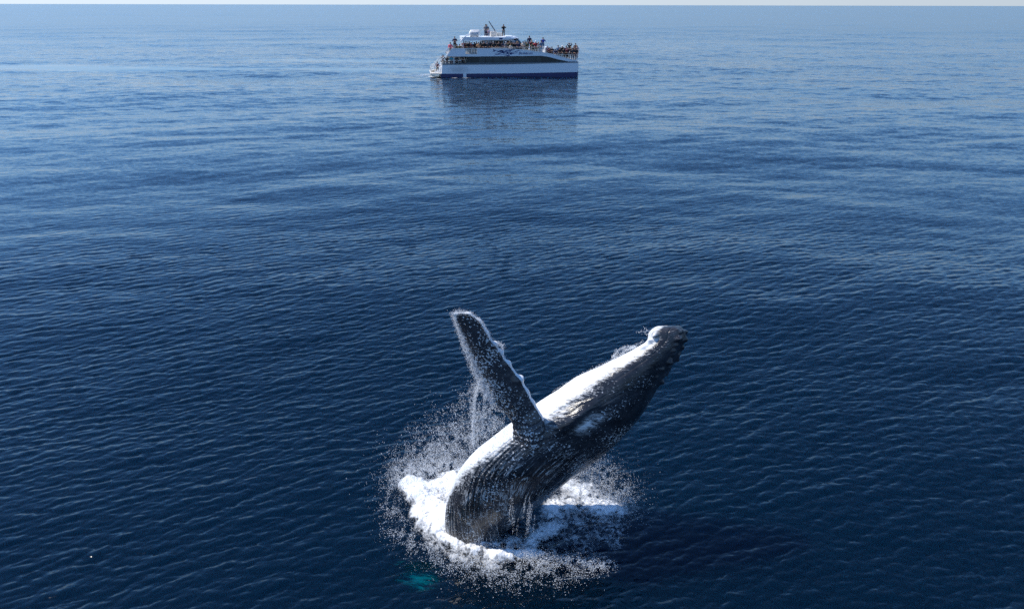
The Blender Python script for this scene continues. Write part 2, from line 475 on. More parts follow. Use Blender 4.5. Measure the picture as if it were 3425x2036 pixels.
def whale_material():
    mt, n, l, b = new_mat('whale_skin'); g = NB(n, l)
    u, w, we, T, part = (g.attr(a) for a in ('u', 'w', 'edge', 't', 'fin'))
    def comb(x, y, z=0.0):
        q = n.new('ShaderNodeCombineXYZ'); g.put(q.inputs[0], x); g.put(q.inputs[1], y); g.put(q.inputs[2], z); return q.outputs[0]
    uw = comb(u, w, part)
    geo = n.new('ShaderNodeNewGeometry'); pos = geo.outputs['Position']
    # ragged edge between the white belly and the black back
    n1 = g.noise(g.mapping(uw, scale=(1.2, 1.2, 1)), 1.0, 3, 0.5)['Fac']
    n2 = g.noise(g.mapping(uw, scale=(15, 4.8, 1)), 1.0, 5, 0.72)['Fac']
    rag = g.math('ADD', g.math('MULTIPLY', g.math('SUBTRACT', n1, 0.5), 0.45), g.math('MULTIPLY', g.math('SUBTRACT', n2, 0.5), 1.15))
    body_w = g.mapr(g.math('ADD', we, rag), -0.12, 0.16, 0, 1)
    fin_w = g.mapr(g.math('ADD', we, g.math('MULTIPLY', g.math('SUBTRACT', n2, 0.5), 1.3)), 0.38, 0.55, 0, 1)
    white = g.math('ADD', g.math('MULTIPLY', body_w, g.math('SUBTRACT', 1.0, part)), g.math('MULTIPLY', fin_w, part), clamp=True)
    # barnacle scars and clinging drops: short dashes around the head, long runs down the flank
    s1 = g.noise(g.mapping(uw, scale=(19, 7.5, 1), rot=(0, 0, math.radians(-12))), 1.0, 3, 0.6)['Fac']
    big = g.noise(g.mapping(uw, scale=(1.1, 1.1, 1), loc=(3, 9, 0)), 1.0, 2, 0.5)['Fac']
    head = g.math('MULTIPLY', g.mapr(T, 8.5, 10.5, 0, 1), g.math('SUBTRACT', 1.0, part))
    near = g.mapr(we, -1.6, -0.05, 0.0, 0.12)
    th1 = g.math('SUBTRACT', g.mapr(big, 0.35, 0.65, 0.77, 0.63), near)
    dash = g.math('MULTIPLY', g.mapr(g.math('SUBTRACT', s1, th1), 0.0, 0.09, 0, 0.65), head)
    s2 = g.noise(g.mapping(uw, scale=(2.4, 32, 1), rot=(0, 0, math.radians(7))), 1.0, 5, 0.66, 0.3)['Fac']
    th2 = g.mapr(big, 0.35, 0.65, 0.68, 0.57)
    low = g.math('MULTIPLY', g.mapr(T, 8.8, 7.0, 0, 1), g.math('SUBTRACT', 1.0, part))
    run = g.math('MULTIPLY', g.mapr(g.math('SUBTRACT', s2, th2), 0.0, 0.10, 0, 0.65), low)
    s3 = g.noise(pos, 22.0, 3, 0.6)['Fac']
    th3 = g.math('SUBTRACT', g.math('ADD', g.math('ADD', g.mapr(T, 8, 12, 0.62, 0.64), g.math('MULTIPLY', part, 0.01)), g.math('MULTIPLY', g.math('SUBTRACT', 0.5, big), 0.5)), g.math('MULTIPLY', g.math('MULTIPLY', part, g.mapr(w, 0.30, -0.45, 0.0, 1.0)), 0.13))
    spot = g.math('MULTIPLY', g.mapr(g.math('SUBTRACT', s3, th3), 0.0, 0.05, 0, 0.85), g.mapr(T, 14, 11, 0.3, 1))
    # round scars
    vo = n.new('ShaderNodeTexVoronoi'); vo.inputs['Scale'].default_value = 5.5; l.new(pos, vo.inputs['Vector'])
    ring = g.math('MULTIPLY', g.mapr(g.math('ABSOLUTE', g.math('SUBTRACT', vo.outputs['Distance'], 0.16)), 0.0, 0.045, 0.5, 0.0), part)
    dots = g.math('MAXIMUM', g.math('MAXIMUM', dash, run), g.math('MAXIMUM', spot, ring))
    # pale veins, then a white highlight painted into the skin near the eye
    vein = g.noise(pos, 3.2, 4, 0.6, 1.2)['Fac']
    sheet = g.math('MULTIPLY', g.mapr(g.math('ABSOLUTE', g.math('SUBTRACT', vein, 0.5)), 0.0, 0.02, 0.55, 0.0), low)
    eye_highlight = g.math('MULTIPLY', g.math('MULTIPLY', g.mapr(g.math('ABSOLUTE', g.math('SUBTRACT', T, 9.75)), 0.2, 0.9, 0.85, 0, True),
                g.mapr(g.math('ABSOLUTE', g.math('ADD', we, 0.66)), 0.03, 0.24, 1, 0, True)), g.mapr(n2, 0.40, 0.58, 0, 1))
    dots = g.math('MAXIMUM', dots, g.math('MULTIPLY', eye_highlight, g.math('SUBTRACT', 1.0, part)))
    lng = g.noise(g.mapping(uw, scale=(0.75, 6.5, 1), rot=(0, 0, math.radians(12))), 1.0, 5, 0.62)['Fac']
    thin = g.mapr(g.math('ABSOLUTE', g.math('SUBTRACT', lng, 0.5)), 0.0, 0.020, 0.9, 0.0)
    gate = g.mapr(g.noise(uw, 2.3, 3, 0.6)['Fac'], 0.42, 0.60, 0, 1)
    dots = g.math('MAXIMUM', dots, g.math('MULTIPLY', g.math('MULTIPLY', thin, gate), low))
    mask = g.math('MAXIMUM', white, dots)
    tone = g.noise(pos, 2.5, 4, 0.6)['Fac']
    dark = g.mixc(g.mapr(tone, 0.3, 0.7, 0, 1), (0.008, 0.009, 0.012, 1), (0.044, 0.046, 0.054, 1))
    dark = g.mixc(g.math('MULTIPLY', part, 0.8), dark, (0.052, 0.050, 0.055, 1))
    worn = g.math('MULTIPLY', g.mapr(g.noise(pos, 9.0, 5, 0.7)['Fac'], 0.42, 0.62, 0, 0.75), g.math('MULTIPLY', g.mapr(T, 14.5, 17.0, 0.0, 1.0), g.math('SUBTRACT', 1.0, part)))
    pale = g.mixc(worn, (0.80, 0.80, 0.79, 1), (0.20, 0.20, 0.21, 1))
    col = g.mixc(mask, dark, pale)
    l.new(col, b.inputs['Base Color'])
    l.new(g.mapr(mask, 0, 1, 0.22, 0.5), b.inputs['Roughness'])
    bp = n.new('ShaderNodeBump'); bp.inputs['Strength'].default_value = 0.3; bp.inputs['Distance'].default_value = 0.03
    hh = g.math('ADD', g.math('MULTIPLY', s3, 0.5), g.math('ADD', g.math('MULTIPLY', mask, 0.25), g.math('MULTIPLY', s2, 0.5)))
    l.new(hh, bp.inputs['Height']); l.new(bp.outputs[0], b.inputs['Normal'])
    return mt

def build_whale():
    shells = [body_shell()]
    up = [(at_y(a[0], a[1], y), at_y(b_[0], b_[1], y), th) for a, b_, y, th in FLP]
    rk = np.random.default_rng(11)
    knobs = [(1.1, .035, .06), (1.9, .035, .07), (2.7, .04, .07), (3.7, .06, .07), (4.5, .06, .08), (5.4, .05, .08), (6.6, .07, .08), (7.6, .03, .1), (8.4, .03, .1)]
    shells.append(flipper_shell(up, 5, knobs))
    # the other flipper, glimpsed under the surface in front of the splash
    c = on_water(1392, 1912)
    root = Vector((c.x + 1.1, c.y + 1.5, -1.0)); tip = Vector((c.x - 0.60, c.y - 0.14, -0.16))
    lo = []
    for k in range(9):
        f = k / 8; p = tip.lerp(root, f); side = Vector((0.35, -0.55, 0.0)).normalized() * (0.20 + 0.40 * math.sin(min(f * 2.2 + .25, 1.57)))
        lo.append((p - side, p + side, 0.03 + 0.12 * f))
    shells.append(flipper_shell(lo, 9, [(k * .9 + .5, .04, .06) for k in range(7)]))
    shells[-1] = (*shells[-1][:5], shells[-1][5] * 0 + 2.0, *shells[-1][6:])
    V = []; Q = []; Tr = []; at = [[], [], [], [], []]; off = 0
    for v, q, cp, *a in shells:
        V.append(v); Q.append(q + off); Tr.append(cp + off); off += len(v)
        for k in range(5): at[k].append(a[k])
    V = np.vstack(V)
    base = Vector(on_water(1610, 1775))
    quads = np.vstack(Q); tris = np.vstack(Tr)
    tri_all = np.vstack([quads[:, [0, 1, 2]], quads[:, [0, 2, 3]], tris])
    o = np_mesh('whale', V - np.array(base), tri_all, whale_material(), loc=base)
    for nme, a in zip(('u', 'w', 'edge', 't', 'fin'), at): vattr(o, nme, np.concatenate(a))
    tag(o, 'humpback whale breaching on its back with one long flipper raised, black with a white belly', 'whale')
    return o, V
whale, WHALE_V = build_whale()

# ------------------------------------------------------------------ splash
_F, _R, _U, _C = (np.array(v) for v in (FWD, RGT, UPV, CAM))
def rays(px, py):
    return _F + _R * ((px - W_PX / 2) / F_PX)[..., None] + _U * ((H_PX / 2 - py) / F_PX)[..., None]
def water_at(px, py, z):
    d = rays(px, py); return _C + d * ((z - _C[2]) / d[..., 2])[..., None]
def plane_at(px, py, Y):
    d = rays(px, py); return _C + d * ((Y - _C[1]) / d[..., 1])[..., None]

# foam patches: centre (photo pixel of the place on the water), radius px, strength
FOAM = [(1400, 1630, 62, 1), (1365, 1612, 40, 1), (1450, 1650, 75, 1), (1420, 1700, 55, .95), (1470, 1720, 70, 1), (1500, 1620, 90, 1), (1560, 1590, 70, .8),
        (1400, 1740, 24, .45), (1440, 1790, 24, .4),
        (1860, 1680, 60, .85), (1920, 1655, 66, .80), (1980, 1660, 66, .72), (2035, 1675, 50, .62), (2080, 1690, 34, .6), (1960, 1620, 50, .75), (1905, 1610, 50, .7),
        (1850, 1725, 60, .48), (1800, 1760, 55, .46), (1930, 1715, 60, .40), (2010, 1720, 50, .36), (1900, 1775, 60, .38), (1840, 1805, 55, .38), (1990, 1765, 55, .34), (2060, 1740, 45, .44), (1950, 1815, 60, .38), (2040, 1790, 50, .34), (1880, 1835, 50, .34)]
def foam_line(pts, r, st, n=26):
    q = catmull(pts, np.linspace(0, len(pts) - 1, n)); rr = random.Random(len(pts) * 7 + r)
    for x, y in q: FOAM.append((float(x), float(y), r * rr.uniform(.8, 1.2), st * rr.uniform(.85, 1.05)))
foam_line([(1395, 1700), (1425, 1745), (1475, 1785), (1540, 1812), (1610, 1832), (1690, 1836), (1750, 1826), (1800, 1822)], 24, .82, 44)
foam_line([(1430, 1720), (1480, 1760), (1550, 1790), (1630, 1808), (1720, 1800)], 42, .58)
foam_line([(1400, 1740), (1470, 1815), (1560, 1848), (1650, 1866)], 30, .40)
foam_line([(1765, 1800), (1800, 1770), (1850, 1740)], 34, .5)
def foam_density(X, Y):
    D = np.zeros(X.shape)
    for px, py, r, s in FOAM:
        c = on_water(px, py, 0.12); e = on_water(px + r, py, 0.12); R = (e - c).length
        q = np.hypot(X - c.x, (Y - c.y) / 1.15) / (R * 1.22)
        D = (D ** 5 + (s * np.clip(1 - q * q, 0, 1) ** 0.9) ** 5) ** 0.2
    return np.clip(D, 0, 1)

def foam_material():
    mt, n, l, b = new_mat('foam'); g = NB(n, l)
    d = g.attr('dens')
    geo = n.new('ShaderNodeNewGeometry'); pos = geo.outputs['Position']
    a1 = g.noise(pos, 8.0, 8, 0.75, 0.5)['Fac']
    a2 = g.noise(pos, 2.0, 4, 0.6)['Fac']
    a3 = g.noise(pos, 4.0, 5, 0.65, 0.4)['Fac']
    lace = g.mapr(g.math('ABSOLUTE', g.math('SUBTRACT', a3, 0.5)), 0.0, 0.14, 1.0, 0.0)
    m = g.math('ADD', g.math('MULTIPLY', a1, 0.55), g.math('ADD', g.math('MULTIPLY', a2, 0.25), g.math('MULTIPLY', lace, 0.20)))
    th = g.mapr(d, 0.0, 1.0, 0.82, 0.17)
    alpha = g.mapr(g.math('SUBTRACT', m, th), -0.12, 0.30, 0, 1, True)
    b.inputs['Base Color'].default_value = (0.90, 0.91, 0.91, 1)
    b.inputs['Roughness'].default_value = 0.7
    b.inputs['Specular IOR Level'].default_value = 0.2
    l.new(alpha, b.inputs['Alpha'])
    bp = n.new('ShaderNodeBump'); bp.inputs['Strength'].default_value = 0.35; bp.inputs['Distance'].default_value = 0.03
    l.new(g.noise(pos, 16.0, 5, 0.65)['Fac'], bp.inputs['Height']); l.new(bp.outputs[0], b.inputs['Normal'])
    return mt

def build_foam():
    xs = np.arange(-3.0, 3.6, 0.0125); ys = np.arange(11.2, 15.8, 0.0125)
    X, Y = np.meshgrid(xs, ys, indexing='ij')
    D = foam_density(X, Y)
    P3 = np.stack([X, Y, 0 * X], -1)
    D = np.clip(D * (0.30 + 1.35 * fbm(P3 * 2.4 + 60, 5, .6)), 0, 1)
    big = fbm(P3 * 2.2 + 3, 4); fine = fbm(P3 * 9 + 7, 4); rid = 1 - np.abs(2 * fbm(P3 * 4.5 + 40, 4) - 1)
    left = sstep(X, 0.6, -0.4)
    Hh = sstep(D, 0.25, 1.0) * (0.03 + left * 0.14) * (0.45 + 1.1 * big) + D * 0.05 * (rid - .62) + D * 0.06 * (fine - .5) + .04 * D * (fbm(P3 * 26, 2) - .5)
    # height reached by the real water under it
    W = water_disp(X, Y)
    Z = W[..., 2] + 0.035 + np.maximum(Hh, 0)
    n, mm = X.shape
    idx = np.arange(n * mm).reshape(n, mm)
    q = np.stack([idx[:-1, :-1], idx[1:, :-1], idx[1:, 1:], idx[:-1, 1:]], -1)
    keep = (D[:-1, :-1] > 0.06) | (D[1:, 1:] > 0.06)
    q = q[keep]
    used, inv = np.unique(q, return_inverse=True)
    V = np.stack([X + W[..., 0] * .5, Y + W[..., 1] * .5, Z], -1).reshape(-1, 3)[used]
    o = np_mesh('foam', V, inv.reshape(-1, 4), foam_material())
    vattr(o, 'dens', D.ravel()[used])
    tag(o, 'white churned foam on the water around the breaching whale', 'foam', kind='stuff')
    return o
foam = build_foam()

# --- drops in the air
OCT_V = np.array([[1, 0, 0], [-1, 0, 0], [0, 1, 0], [0, -1, 0], [0, 0, 1], [0, 0, -1]], float)
OCT_F = np.array([[0, 2, 4], [2, 1, 4], [1, 3, 4], [3, 0, 4], [2, 0, 5], [1, 2, 5], [3, 1, 5], [0, 3, 5]])
r4 = np.random.default_rng(21)
def poly_samples(pts, n, widths):
    n = int(n * DN)
    """points scattered about a polyline in photo pixels; widths = spread at each vertex"""
    pts = np.array(pts, float); widths = np.array(widths, float)
    seg = np.linalg.norm(np.diff(pts, axis=0), axis=1) * (widths[:-1] + widths[1:])
    cs = np.concatenate([[0], np.cumsum(seg)]) / seg.sum()
    t = np.interp(r4.random(n), cs, np.arange(len(pts)))
    i = np.minimum(t.astype(int), len(pts) - 2); f = (t - i)
    p = pts[i] * (1 - f)[:, None] + pts[i + 1] * f[:, None]
    w = widths[i] * (1 - f) + widths[i + 1] * f
    return p + r4.normal(0, 1, (n, 2)) * w[:, None] * 0.5
def clump(p, scale, thr, soft=0.1):
    """keep drops in ragged clumps rather than evenly"""
    v = fbm(np.concatenate([p / scale, np.full((len(p), 1), 3.3)], 1), 4)
    return p[r4.random(len(p)) < np.clip((v - thr) / soft, 0.04, 1)]

DS, DN = 0.36, 1.0
DROPS = []                                       # (centres, size, stretch direction)
def add_low(p, zmax, size, stretch=(0.5, -0.25, 0.3), zmin=0.03):
    z = zmin + r4.random(len(p)) ** 2 * zmax
    c = water_at(p[:, 0], p[:, 1], z)
    DROPS.append((c, DS * size * np.clip(np.exp(r4.normal(0, .6, len(p))), .3, 2.2), np.array(stretch)))
def add_air(p, y0, y1, size, stretch=(0.1, 0, -1)):
    y = r4.uniform(y0, y1, len(p))
    c = plane_at(p[:, 0], p[:, 1], y)
    ok = c[:, 2] > 0.05
    DROPS.append((c[ok], DS * size * np.clip(np.exp(r4.normal(0, .6, ok.sum())), .3, 2.2), np.array(stretch)))

ring = [(1330, 1585), (1305, 1650), (1300, 1710), (1335, 1780), (1400, 1830), (1480, 1860), (1570, 1890), (1680, 1905), (1800, 1905), (1910, 1895), (2010, 1885)]
add_low(clump(poly_samples(ring, 15000, [40, 45, 55, 50, 50, 50, 60, 75, 75, 60, 30]), 22, .44), 0.5, 0.0095)
add_low(clump(poly_samples([(1350, 1790), (1450, 1850), (1560, 1880), (1700, 1890), (1850, 1880)], 8500, [30, 40, 45, 50, 40]), 26, .46), 0.4, 0.010)
add_low(clump(poly_samples([(1740, 1845), (1850, 1868), (1960, 1880), (2050, 1890)], 5000, [18, 24, 22, 26]), 16, .36), 0.4, 0.010)
add_low(poly_samples(ring, 1600, [90, 90, 90, 90, 90, 90, 110, 120, 110, 90, 60]), 0.6, 0.009)
# plume thrown up behind the left foam
plume = [(1320, 1590), (1370, 1560), (1430, 1535), (1500, 1500), (1560, 1460), (1600, 1430)]
add_low(clump(poly_samples(plume, 20000, [45, 60, 75, 85, 70, 55]), 30, .38), 0.9, 0.0085, (-0.2, 0.1, 0.9), 0.25)
add_low(clump(poly_samples([(1330, 1600), (1400, 1585), (1480, 1570), (1550, 1540)], 15000, [26, 38, 44, 44]), 14, .40), 0.5, 0.008, (-0.2, 0.1, 0.6), 0.2)
add_low(clump(poly_samples(plume, 6000, [120, 130, 120, 120, 110, 90]), 20, .46, .06), 0.9, 0.010, (-0.2, 0.1, 0.9), 0.3)
# curtain falling from the flipper
add_air(clump(poly_samples([(1600, 1270), (1610, 1340), (1640, 1400), (1650, 1450), (1600, 1510)], 11000, [30, 50, 70, 85, 90]), 22, .42), 12.4, 13.2, 0.0085)
for px_, n_ in ((1588, 2400), (1620, 900), (1642, 600)):
    add_air(poly_samples([(px_ + 20, 1265), (px_, 1330), (px_ - 5, 1400), (px_ - 6, 1450 + n_ / 60)], n_, [10, 7, 6, 8]), 12.45, 12.55, 0.0085)
add_air(clump(poly_samples([(1575, 1330), (1540, 1400), (1480, 1450), (1400, 1510)], 3500, [50, 80, 90, 90]), 20, .45), 12.6, 13.4, 0.010)
# spray torn off the trailing edge and the tip of the flipper
add_air(poly_samples([(1518, 1056), (1530, 1092), (1552, 1150), (1572, 1200), (1592, 1250), (1616, 1300), (1644, 1345)], 5500, [10, 12, 13, 14, 15, 17, 16]), 12.32, 12.5, 0.0075, (-.4, 0, .5))
add_air(poly_samples([(1512, 1050), (1535, 1044), (1575, 1050), (1612, 1078), (1640, 1130), (1690, 1198)], 2600, [14, 11, 9, 7, 6, 5]), 12.3, 12.46, 0.007, (-.3, 0, .6))
add_air(poly_samples([(1655, 1146), (1680, 1155), (1682, 1172)], 500, [8, 8, 6]), 12.4, 12.5, 0.008)
# right-hand side: fan of drops and drips off the back
fan = [(1890, 1600), (1960, 1575), (2030, 1610), (2085, 1660), (2110, 1690)]
add_low(clump(poly_samples(fan, 10000, [45, 75, 75, 60, 40]), 16, .38), 0.7, 0.0085, (0.5, -0.3, -0.4), 0.05)
add_low(clump(poly_samples([(1900, 1660), (2000, 1665), (2080, 1690)], 6000, [60, 60, 40]), 14, .40), 0.3, 0.009, (0.6, 0, 0.1))
add_low(poly_samples(fan + [(2150, 1700)], 1600, [70, 100, 120, 110, 90, 60]), 0.8, 0.009, (0.4, 0, -0.6), 0.05)
for k in range(26):
    x0 = r4.uniform(1940, 2050); y0 = 1590 - (x0 - 1930) * 0.72 + r4.uniform(0, 14); ln = r4.uniform(20, 90)
    add_air(poly_samples([(x0, y0), (x0 - 3, y0 + ln)], int(ln * 2.0), [3, 5]), 13.3, 13.5, 0.0075)
for k in range(18):
    x0 = r4.uniform(1700, 1790); y0 = r4.uniform(1650, 1740)
    add_air(poly_samples([(x0, y0), (x0 - 6, y0 + 60)], 60, [2, 4]), 12.2, 12.35, 0.0075)
# water thrown off throat and chin
def arc(c, pts, n, w): add_air(poly_samples(pts, n, [w] * len(pts)), 13.3, 13.7, 0.0085, (-.3, 0, .4))
arc(0, [(2050, 1200), (2062, 1175), (2090, 1160), (2130, 1158)], 500, 6)
arc(0, [(2075, 1190), (2088, 1172), (2110, 1165), (2125, 1160)], 350, 6)
arc(0, [(2046, 1192), (2060, 1190), (2080, 1188)], 180, 8)
arc(0, [(2156, 1095), (2162, 1102), (2173, 1108)], 50, 4)
arc(0, [(2130, 1112), (2145, 1105), (2165, 1118)], 60, 6)
arc(0, [(1975, 1240), (1990, 1236)], 90, 5)
add_air(poly_samples([(1850, 1312), (1950, 1250), (2060, 1198), (2150, 1142)], 1500, [6, 5, 6, 6]), 13.3, 13.6, 0.006, (-.3, 0, .4))
# mist of fine drops over the foam
for px_, py_, r_, s_ in FOAM:
    n_ = int((6 if r_ > 38 else 2) * r_ * s_)
    q = r4.normal(0, 1, (n_, 2)) * r_ * 0.62 + (px_, py_ - 4)
    add_low(clump(q, 12, .38), 0.35, 0.0062, (0.1, 0, 0.5), 0.06)

def build_drops():
    C = np.vstack([d[0] for d in DROPS]); S = np.concatenate([d[1] for d in DROPS])
    A = np.vstack([np.repeat(d[2][None], len(d[0]), 0) for d in DROPS]) + r4.normal(0, .28, (len(C), 3))
    A /= np.linalg.norm(A, axis=1, keepdims=True)
    e1 = np.cross(A, [0.31, 0.2, 0.93]); e1 /= np.linalg.norm(e1, axis=1, keepdims=True); e2 = np.cross(A, e1)
    st = r4.uniform(1.2, 3.2, len(C))
    V = C[:, None] + S[:, None, None] * (OCT_V[None, :, 0:1] * (A * st[:, None])[:, None] + OCT_V[None, :, 1:2] * e1[:, None] + OCT_V[None, :, 2:3] * e2[:, None])
    F = (OCT_F[None] + 6 * np.arange(len(C))[:, None, None]).reshape(-1, 3)
    mt, n, l, b = new_mat('water_drops')
    b.inputs['Base Color'].default_value = (0.86, 0.88, 0.90, 1); b.inputs['Roughness'].default_value = 0.35
    b.inputs['Alpha'].default_value = 0.45
    o = np_mesh('spray', V.reshape(-1, 3), F, mt)
    tag(o, 'white and grey water drops flying around the breaching whale', 'spray', kind='stuff')
    print('drops', len(C))
    return o
spray = build_drops()

# ------------------------------------------------------------------ tour boat
BP0 = on_water(1474, 259.5); BP1 = on_water(1932, 254.6)
_h = (BP1 - BP0); HEAD = math.atan2(_h.y, _h.x)
BX = Vector((math.cos(HEAD), math.sin(HEAD), 0)); BY = Vector((-math.sin(HEAD), math.cos(HEAD), 0))
BEAM = 8.0
def bp(px, py, v=0.0):
    """photo pixel -> boat coordinates (along, across, up) on the lengthwise plane v metres in from the near side"""
    d = ray(px, py); o = CAM - BP0
    s = (v - o.dot(BY)) / d.dot(BY); q = o + d * s
    return Vector((q.dot(BX), v, q.z))
def xz(pts, v=0.0): return [(bp(a, b, v).x, bp(a, b, v).z) for a, b in pts]
Zat = lambda px, py, v=0.0: bp(px, py, v).z
Xat = lambda px, py=180, v=0.0: bp(px, py, v).x

class MB:
    def __init__(s): s.bm = bmesh.new()
    def box(s, x0, x1, y0, y1, z0, z1):
        vs = [s.bm.verts.new(p) for p in ((x0, y0, z0), (x1, y0, z0), (x1, y1, z0), (x0, y1, z0), (x0, y0, z1), (x1, y0, z1), (x1, y1, z1), (x0, y1, z1))]
        for f in ((0, 3, 2, 1), (4, 5, 6, 7), (0, 1, 5, 4), (1, 2, 6, 5), (2, 3, 7, 6), (3, 0, 4, 7)): s.bm.faces.new([vs[i] for i in f])
        return s
    def prism(s, poly, y0, y1, y0b=None, y1b=None):
        """extrude an outline in the (along, up) plane across the boat"""
        a = [s.bm.verts.new((p[0], y0, p[1])) for p in poly]; b = [s.bm.verts.new((p[0], y1, p[1])) for p in poly]
        n = len(poly)
        s.bm.faces.new(a); s.bm.faces.new(b[::-1])
        for i in range(n): s.bm.faces.new((a[i], b[i], b[(i + 1) % n], a[(i + 1) % n]))
        return s
    def slab(s, poly, z0, z1):
        a = [s.bm.verts.new((p[0], p[1], z0)) for p in poly]; b = [s.bm.verts.new((p[0], p[1], z1)) for p in poly]
        n = len(poly); s.bm.faces.new(a[::-1]); s.bm.faces.new(b)
        for i in range(n): s.bm.faces.new((a[i], a[(i + 1) % n], b[(i + 1) % n], b[i]))
        return s
    def loft(s, rings):
        vr = [[s.bm.verts.new(p) for p in r] for r in rings]; n = len(rings[0])
        s.bm.faces.new(vr[0][::-1]); s.bm.faces.new(vr[-1])
        for a, b in zip(vr, vr[1:]):
            for i in range(n): s.bm.faces.new((a[i], a[(i + 1) % n], b[(i + 1) % n], b[i]))
        return s
    def tube(s, pts, r, seg=8):
        pts = [Vector(p) for p in pts]; rings = []
        for i, p in enumerate(pts):
            t = (pts[min(i + 1, len(pts) - 1)] - pts[max(i - 1, 0)]).normalized()
            e = t.cross(Vector((0, 1, 0))) if abs(t.y) < .9 else t.cross(Vector((1, 0, 0)))
            e.normalize(); f = t.cross(e)
            rr = r[i] if isinstance(r, (list, tuple)) else r
            rings.append([p + (e * math.cos(k * 2 * math.pi / seg) + f * math.sin(k * 2 * math.pi / seg)) * rr for k in range(seg)])
        return s.loft(rings)
    def build(s, name, mat, parent=None, bevel=0.0, smooth=False, label=None):
        bmesh.ops.recalc_face_normals(s.bm, faces=s.bm.faces)
        if bevel > 0:
            bmesh.ops.bevel(s.bm, geom=[e for e in s.bm.edges if e.is_manifold and e.calc_face_angle(0) > .5], offset=bevel, segments=2, affect='EDGES', clamp_overlap=True)
        me = bpy.data.meshes.new(name); s.bm.to_mesh(me); s.bm.free()
        if smooth: me.polygons.foreach_set('use_smooth', [True] * len(me.polygons))
        me.materials.append(mat)
        o = bpy.data.objects.new(name, me); COL.objects.link(o)
        if parent is not None: o.parent = parent
        if label: o['label'] = label
        return o

M_WHITE = simple_mat('boat_white', (0.80, 0.81, 0.82), 0.28, noise=0.05, nscale=0.7)
M_CREAM = simple_mat('boat_cream', (0.66, 0.62, 0.55), 0.6, noise=0.1, nscale=1.2)
M_BLUE = simple_mat('boat_blue', (0.004, 0.014, 0.10), 0.3, noise=0.2, nscale=1.0)
M_NAVY = simple_mat('boat_navy', (0.008, 0.03, 0.16), 0.5)
M_GREY = simple_mat('boat_grey', (0.13, 0.15, 0.17), 0.5)
M_DECK = simple_mat('boat_deck', (0.30, 0.31, 0.31), 0.8, noise=0.15, nscale=1.5)
M_GLASS = simple_mat('dark_glass', (0.006, 0.010, 0.014), 0.08)
M_PANE = simple_mat('cabin_pane', (0.022, 0.032, 0.036), 0.06)
M_STEEL = simple_mat('rail_steel', (0.62, 0.62, 0.60), 0.35, 0.3)
M_RAFT = simple_mat('raft_white', (0.78, 0.78, 0.76), 0.4, noise=0.1, nscale=3)
M_STRAP = simple_mat('strap', (0.10, 0.13, 0.22), 0.6)
def hull_mat():
    mt, n, l, b = new_mat('hull_paint'); g = NB(n, l)
    tc = n.new('ShaderNodeTexCoord').outputs['Object']
    c = bp(1535, 234)
    d = g.vmath('LENGTH', g.vmath('MULTIPLY', g.vmath('SUBTRACT', tc, (c.x, 0.0, c.z)), (0.42, 0.0, 1.0)))
    nz = g.noise(tc, 1.2, 4, 0.6)['Fac']
    soot = g.mapr(g.math('ADD', d, g.math('MULTIPLY', g.math('SUBTRACT', nz, .5), .7)), 0.15, 1.0, 0.42, 0.0, True)
    col = g.mixc(soot, (0.80, 0.81, 0.82, 1), (0.22, 0.24, 0.25, 1))
    l.new(col, b.inputs['Base Color']); b.inputs['Roughness'].default_value = 0.25
    return mt

boat = bpy.data.objects.new('tour_boat', None); COL.objects.link(boat)
boat.location = BP0; boat.rotation_euler = (0, 0, HEAD)
tag(boat, 'white whale-watching catamaran with a dark blue waterline, its decks crowded with people', 'boat')

M_HULL = hull_mat()
def side_ring(x, ztop, zbot, v0, v1):
    return [(x, v0, zbot), (x, v1, zbot), (x, v1, ztop), (x, v0, ztop)]
ZG = lambda x: np.interp(x, [Xat(1478), Xat(1700), Xat(1931)], [Zat(1478, 214.5), Zat(1700, 212.6), Zat(1931, 206.8)])
ZB = lambda x: np.interp(x, [Xat(1475), Xat(1700), Xat(1931)], [Zat(1475, 247.3), Zat(1700, 246.3), Zat(1931, 241.6)])
X0b, X1b = Xat(1474.5, 240), Xat(1931.3, 230)
for v0, v1 in ((0.0, 2.1), (BEAM - 2.1, BEAM)):
    vm = (v0 + v1) / 2
    rings = []
    for x in (X0b, X0b + 2, X0b + 8, X0b + 14, X1b - 2.2, X1b - 0.4, X1b):
        k = 0.0; rings.append(side_ring(x, ZG(x), -0.6, v0 + k, v1 - k))
    rings[0][3] = (X0b + 0.28, v0, ZG(X0b)); rings[0][2] = (X0b + 0.28, v1, ZG(X0b))
    rings.append(side_ring(X1b + 0.22, ZG(X1b), -0.6, v0 + 0.35, v1 - 0.35))
    rings.append(side_ring(X1b + 0.36, ZG(X1b), -0.6, vm - 0.12, vm + 0.12))
    h = MB().loft(rings).build('hull', M_HULL, boat)
    e = 0.012
    for xa, xb in ((X0b - 0.01, Xat(1549, 250)), (Xat(1560, 250), X1b)):
        rr = [side_ring(x, ZB(x), -0.55, v0 - e, v1 + e) for x in np.linspace(xa, xb, 6)]
        if xb == X1b:
            rr.append(side_ring(X1b + 0.22 + e, ZB(X1b) + .25, -0.55, v0 + 0.35 - e, v1 - 0.35 + e))
            rr.append(side_ring(X1b + 0.36 + e, ZB(X1b) + .95, -0.55, vm - 0.12 - e, vm + 0.12 + e))
        MB().loft(rr).build('waterline_band', M_BLUE, h)
    # rubbing strip under the gunwale
    rr = [side_ring(x, ZG(x) + .02, ZG(x) - .15, v0 - .05, v1 + .05) for x in np.linspace(X0b + .27, X1b + .02, 8)]
    MB().loft(rr).build('rubbing_strip', M_GREY, h)
ZF = 1.55                                                  # lower deck level
MB().box(X0b + .3, X1b - 1.2, 2.1, BEAM - 2.1, 0.9, ZF).build('bridge_deck', M_WHITE, boat)
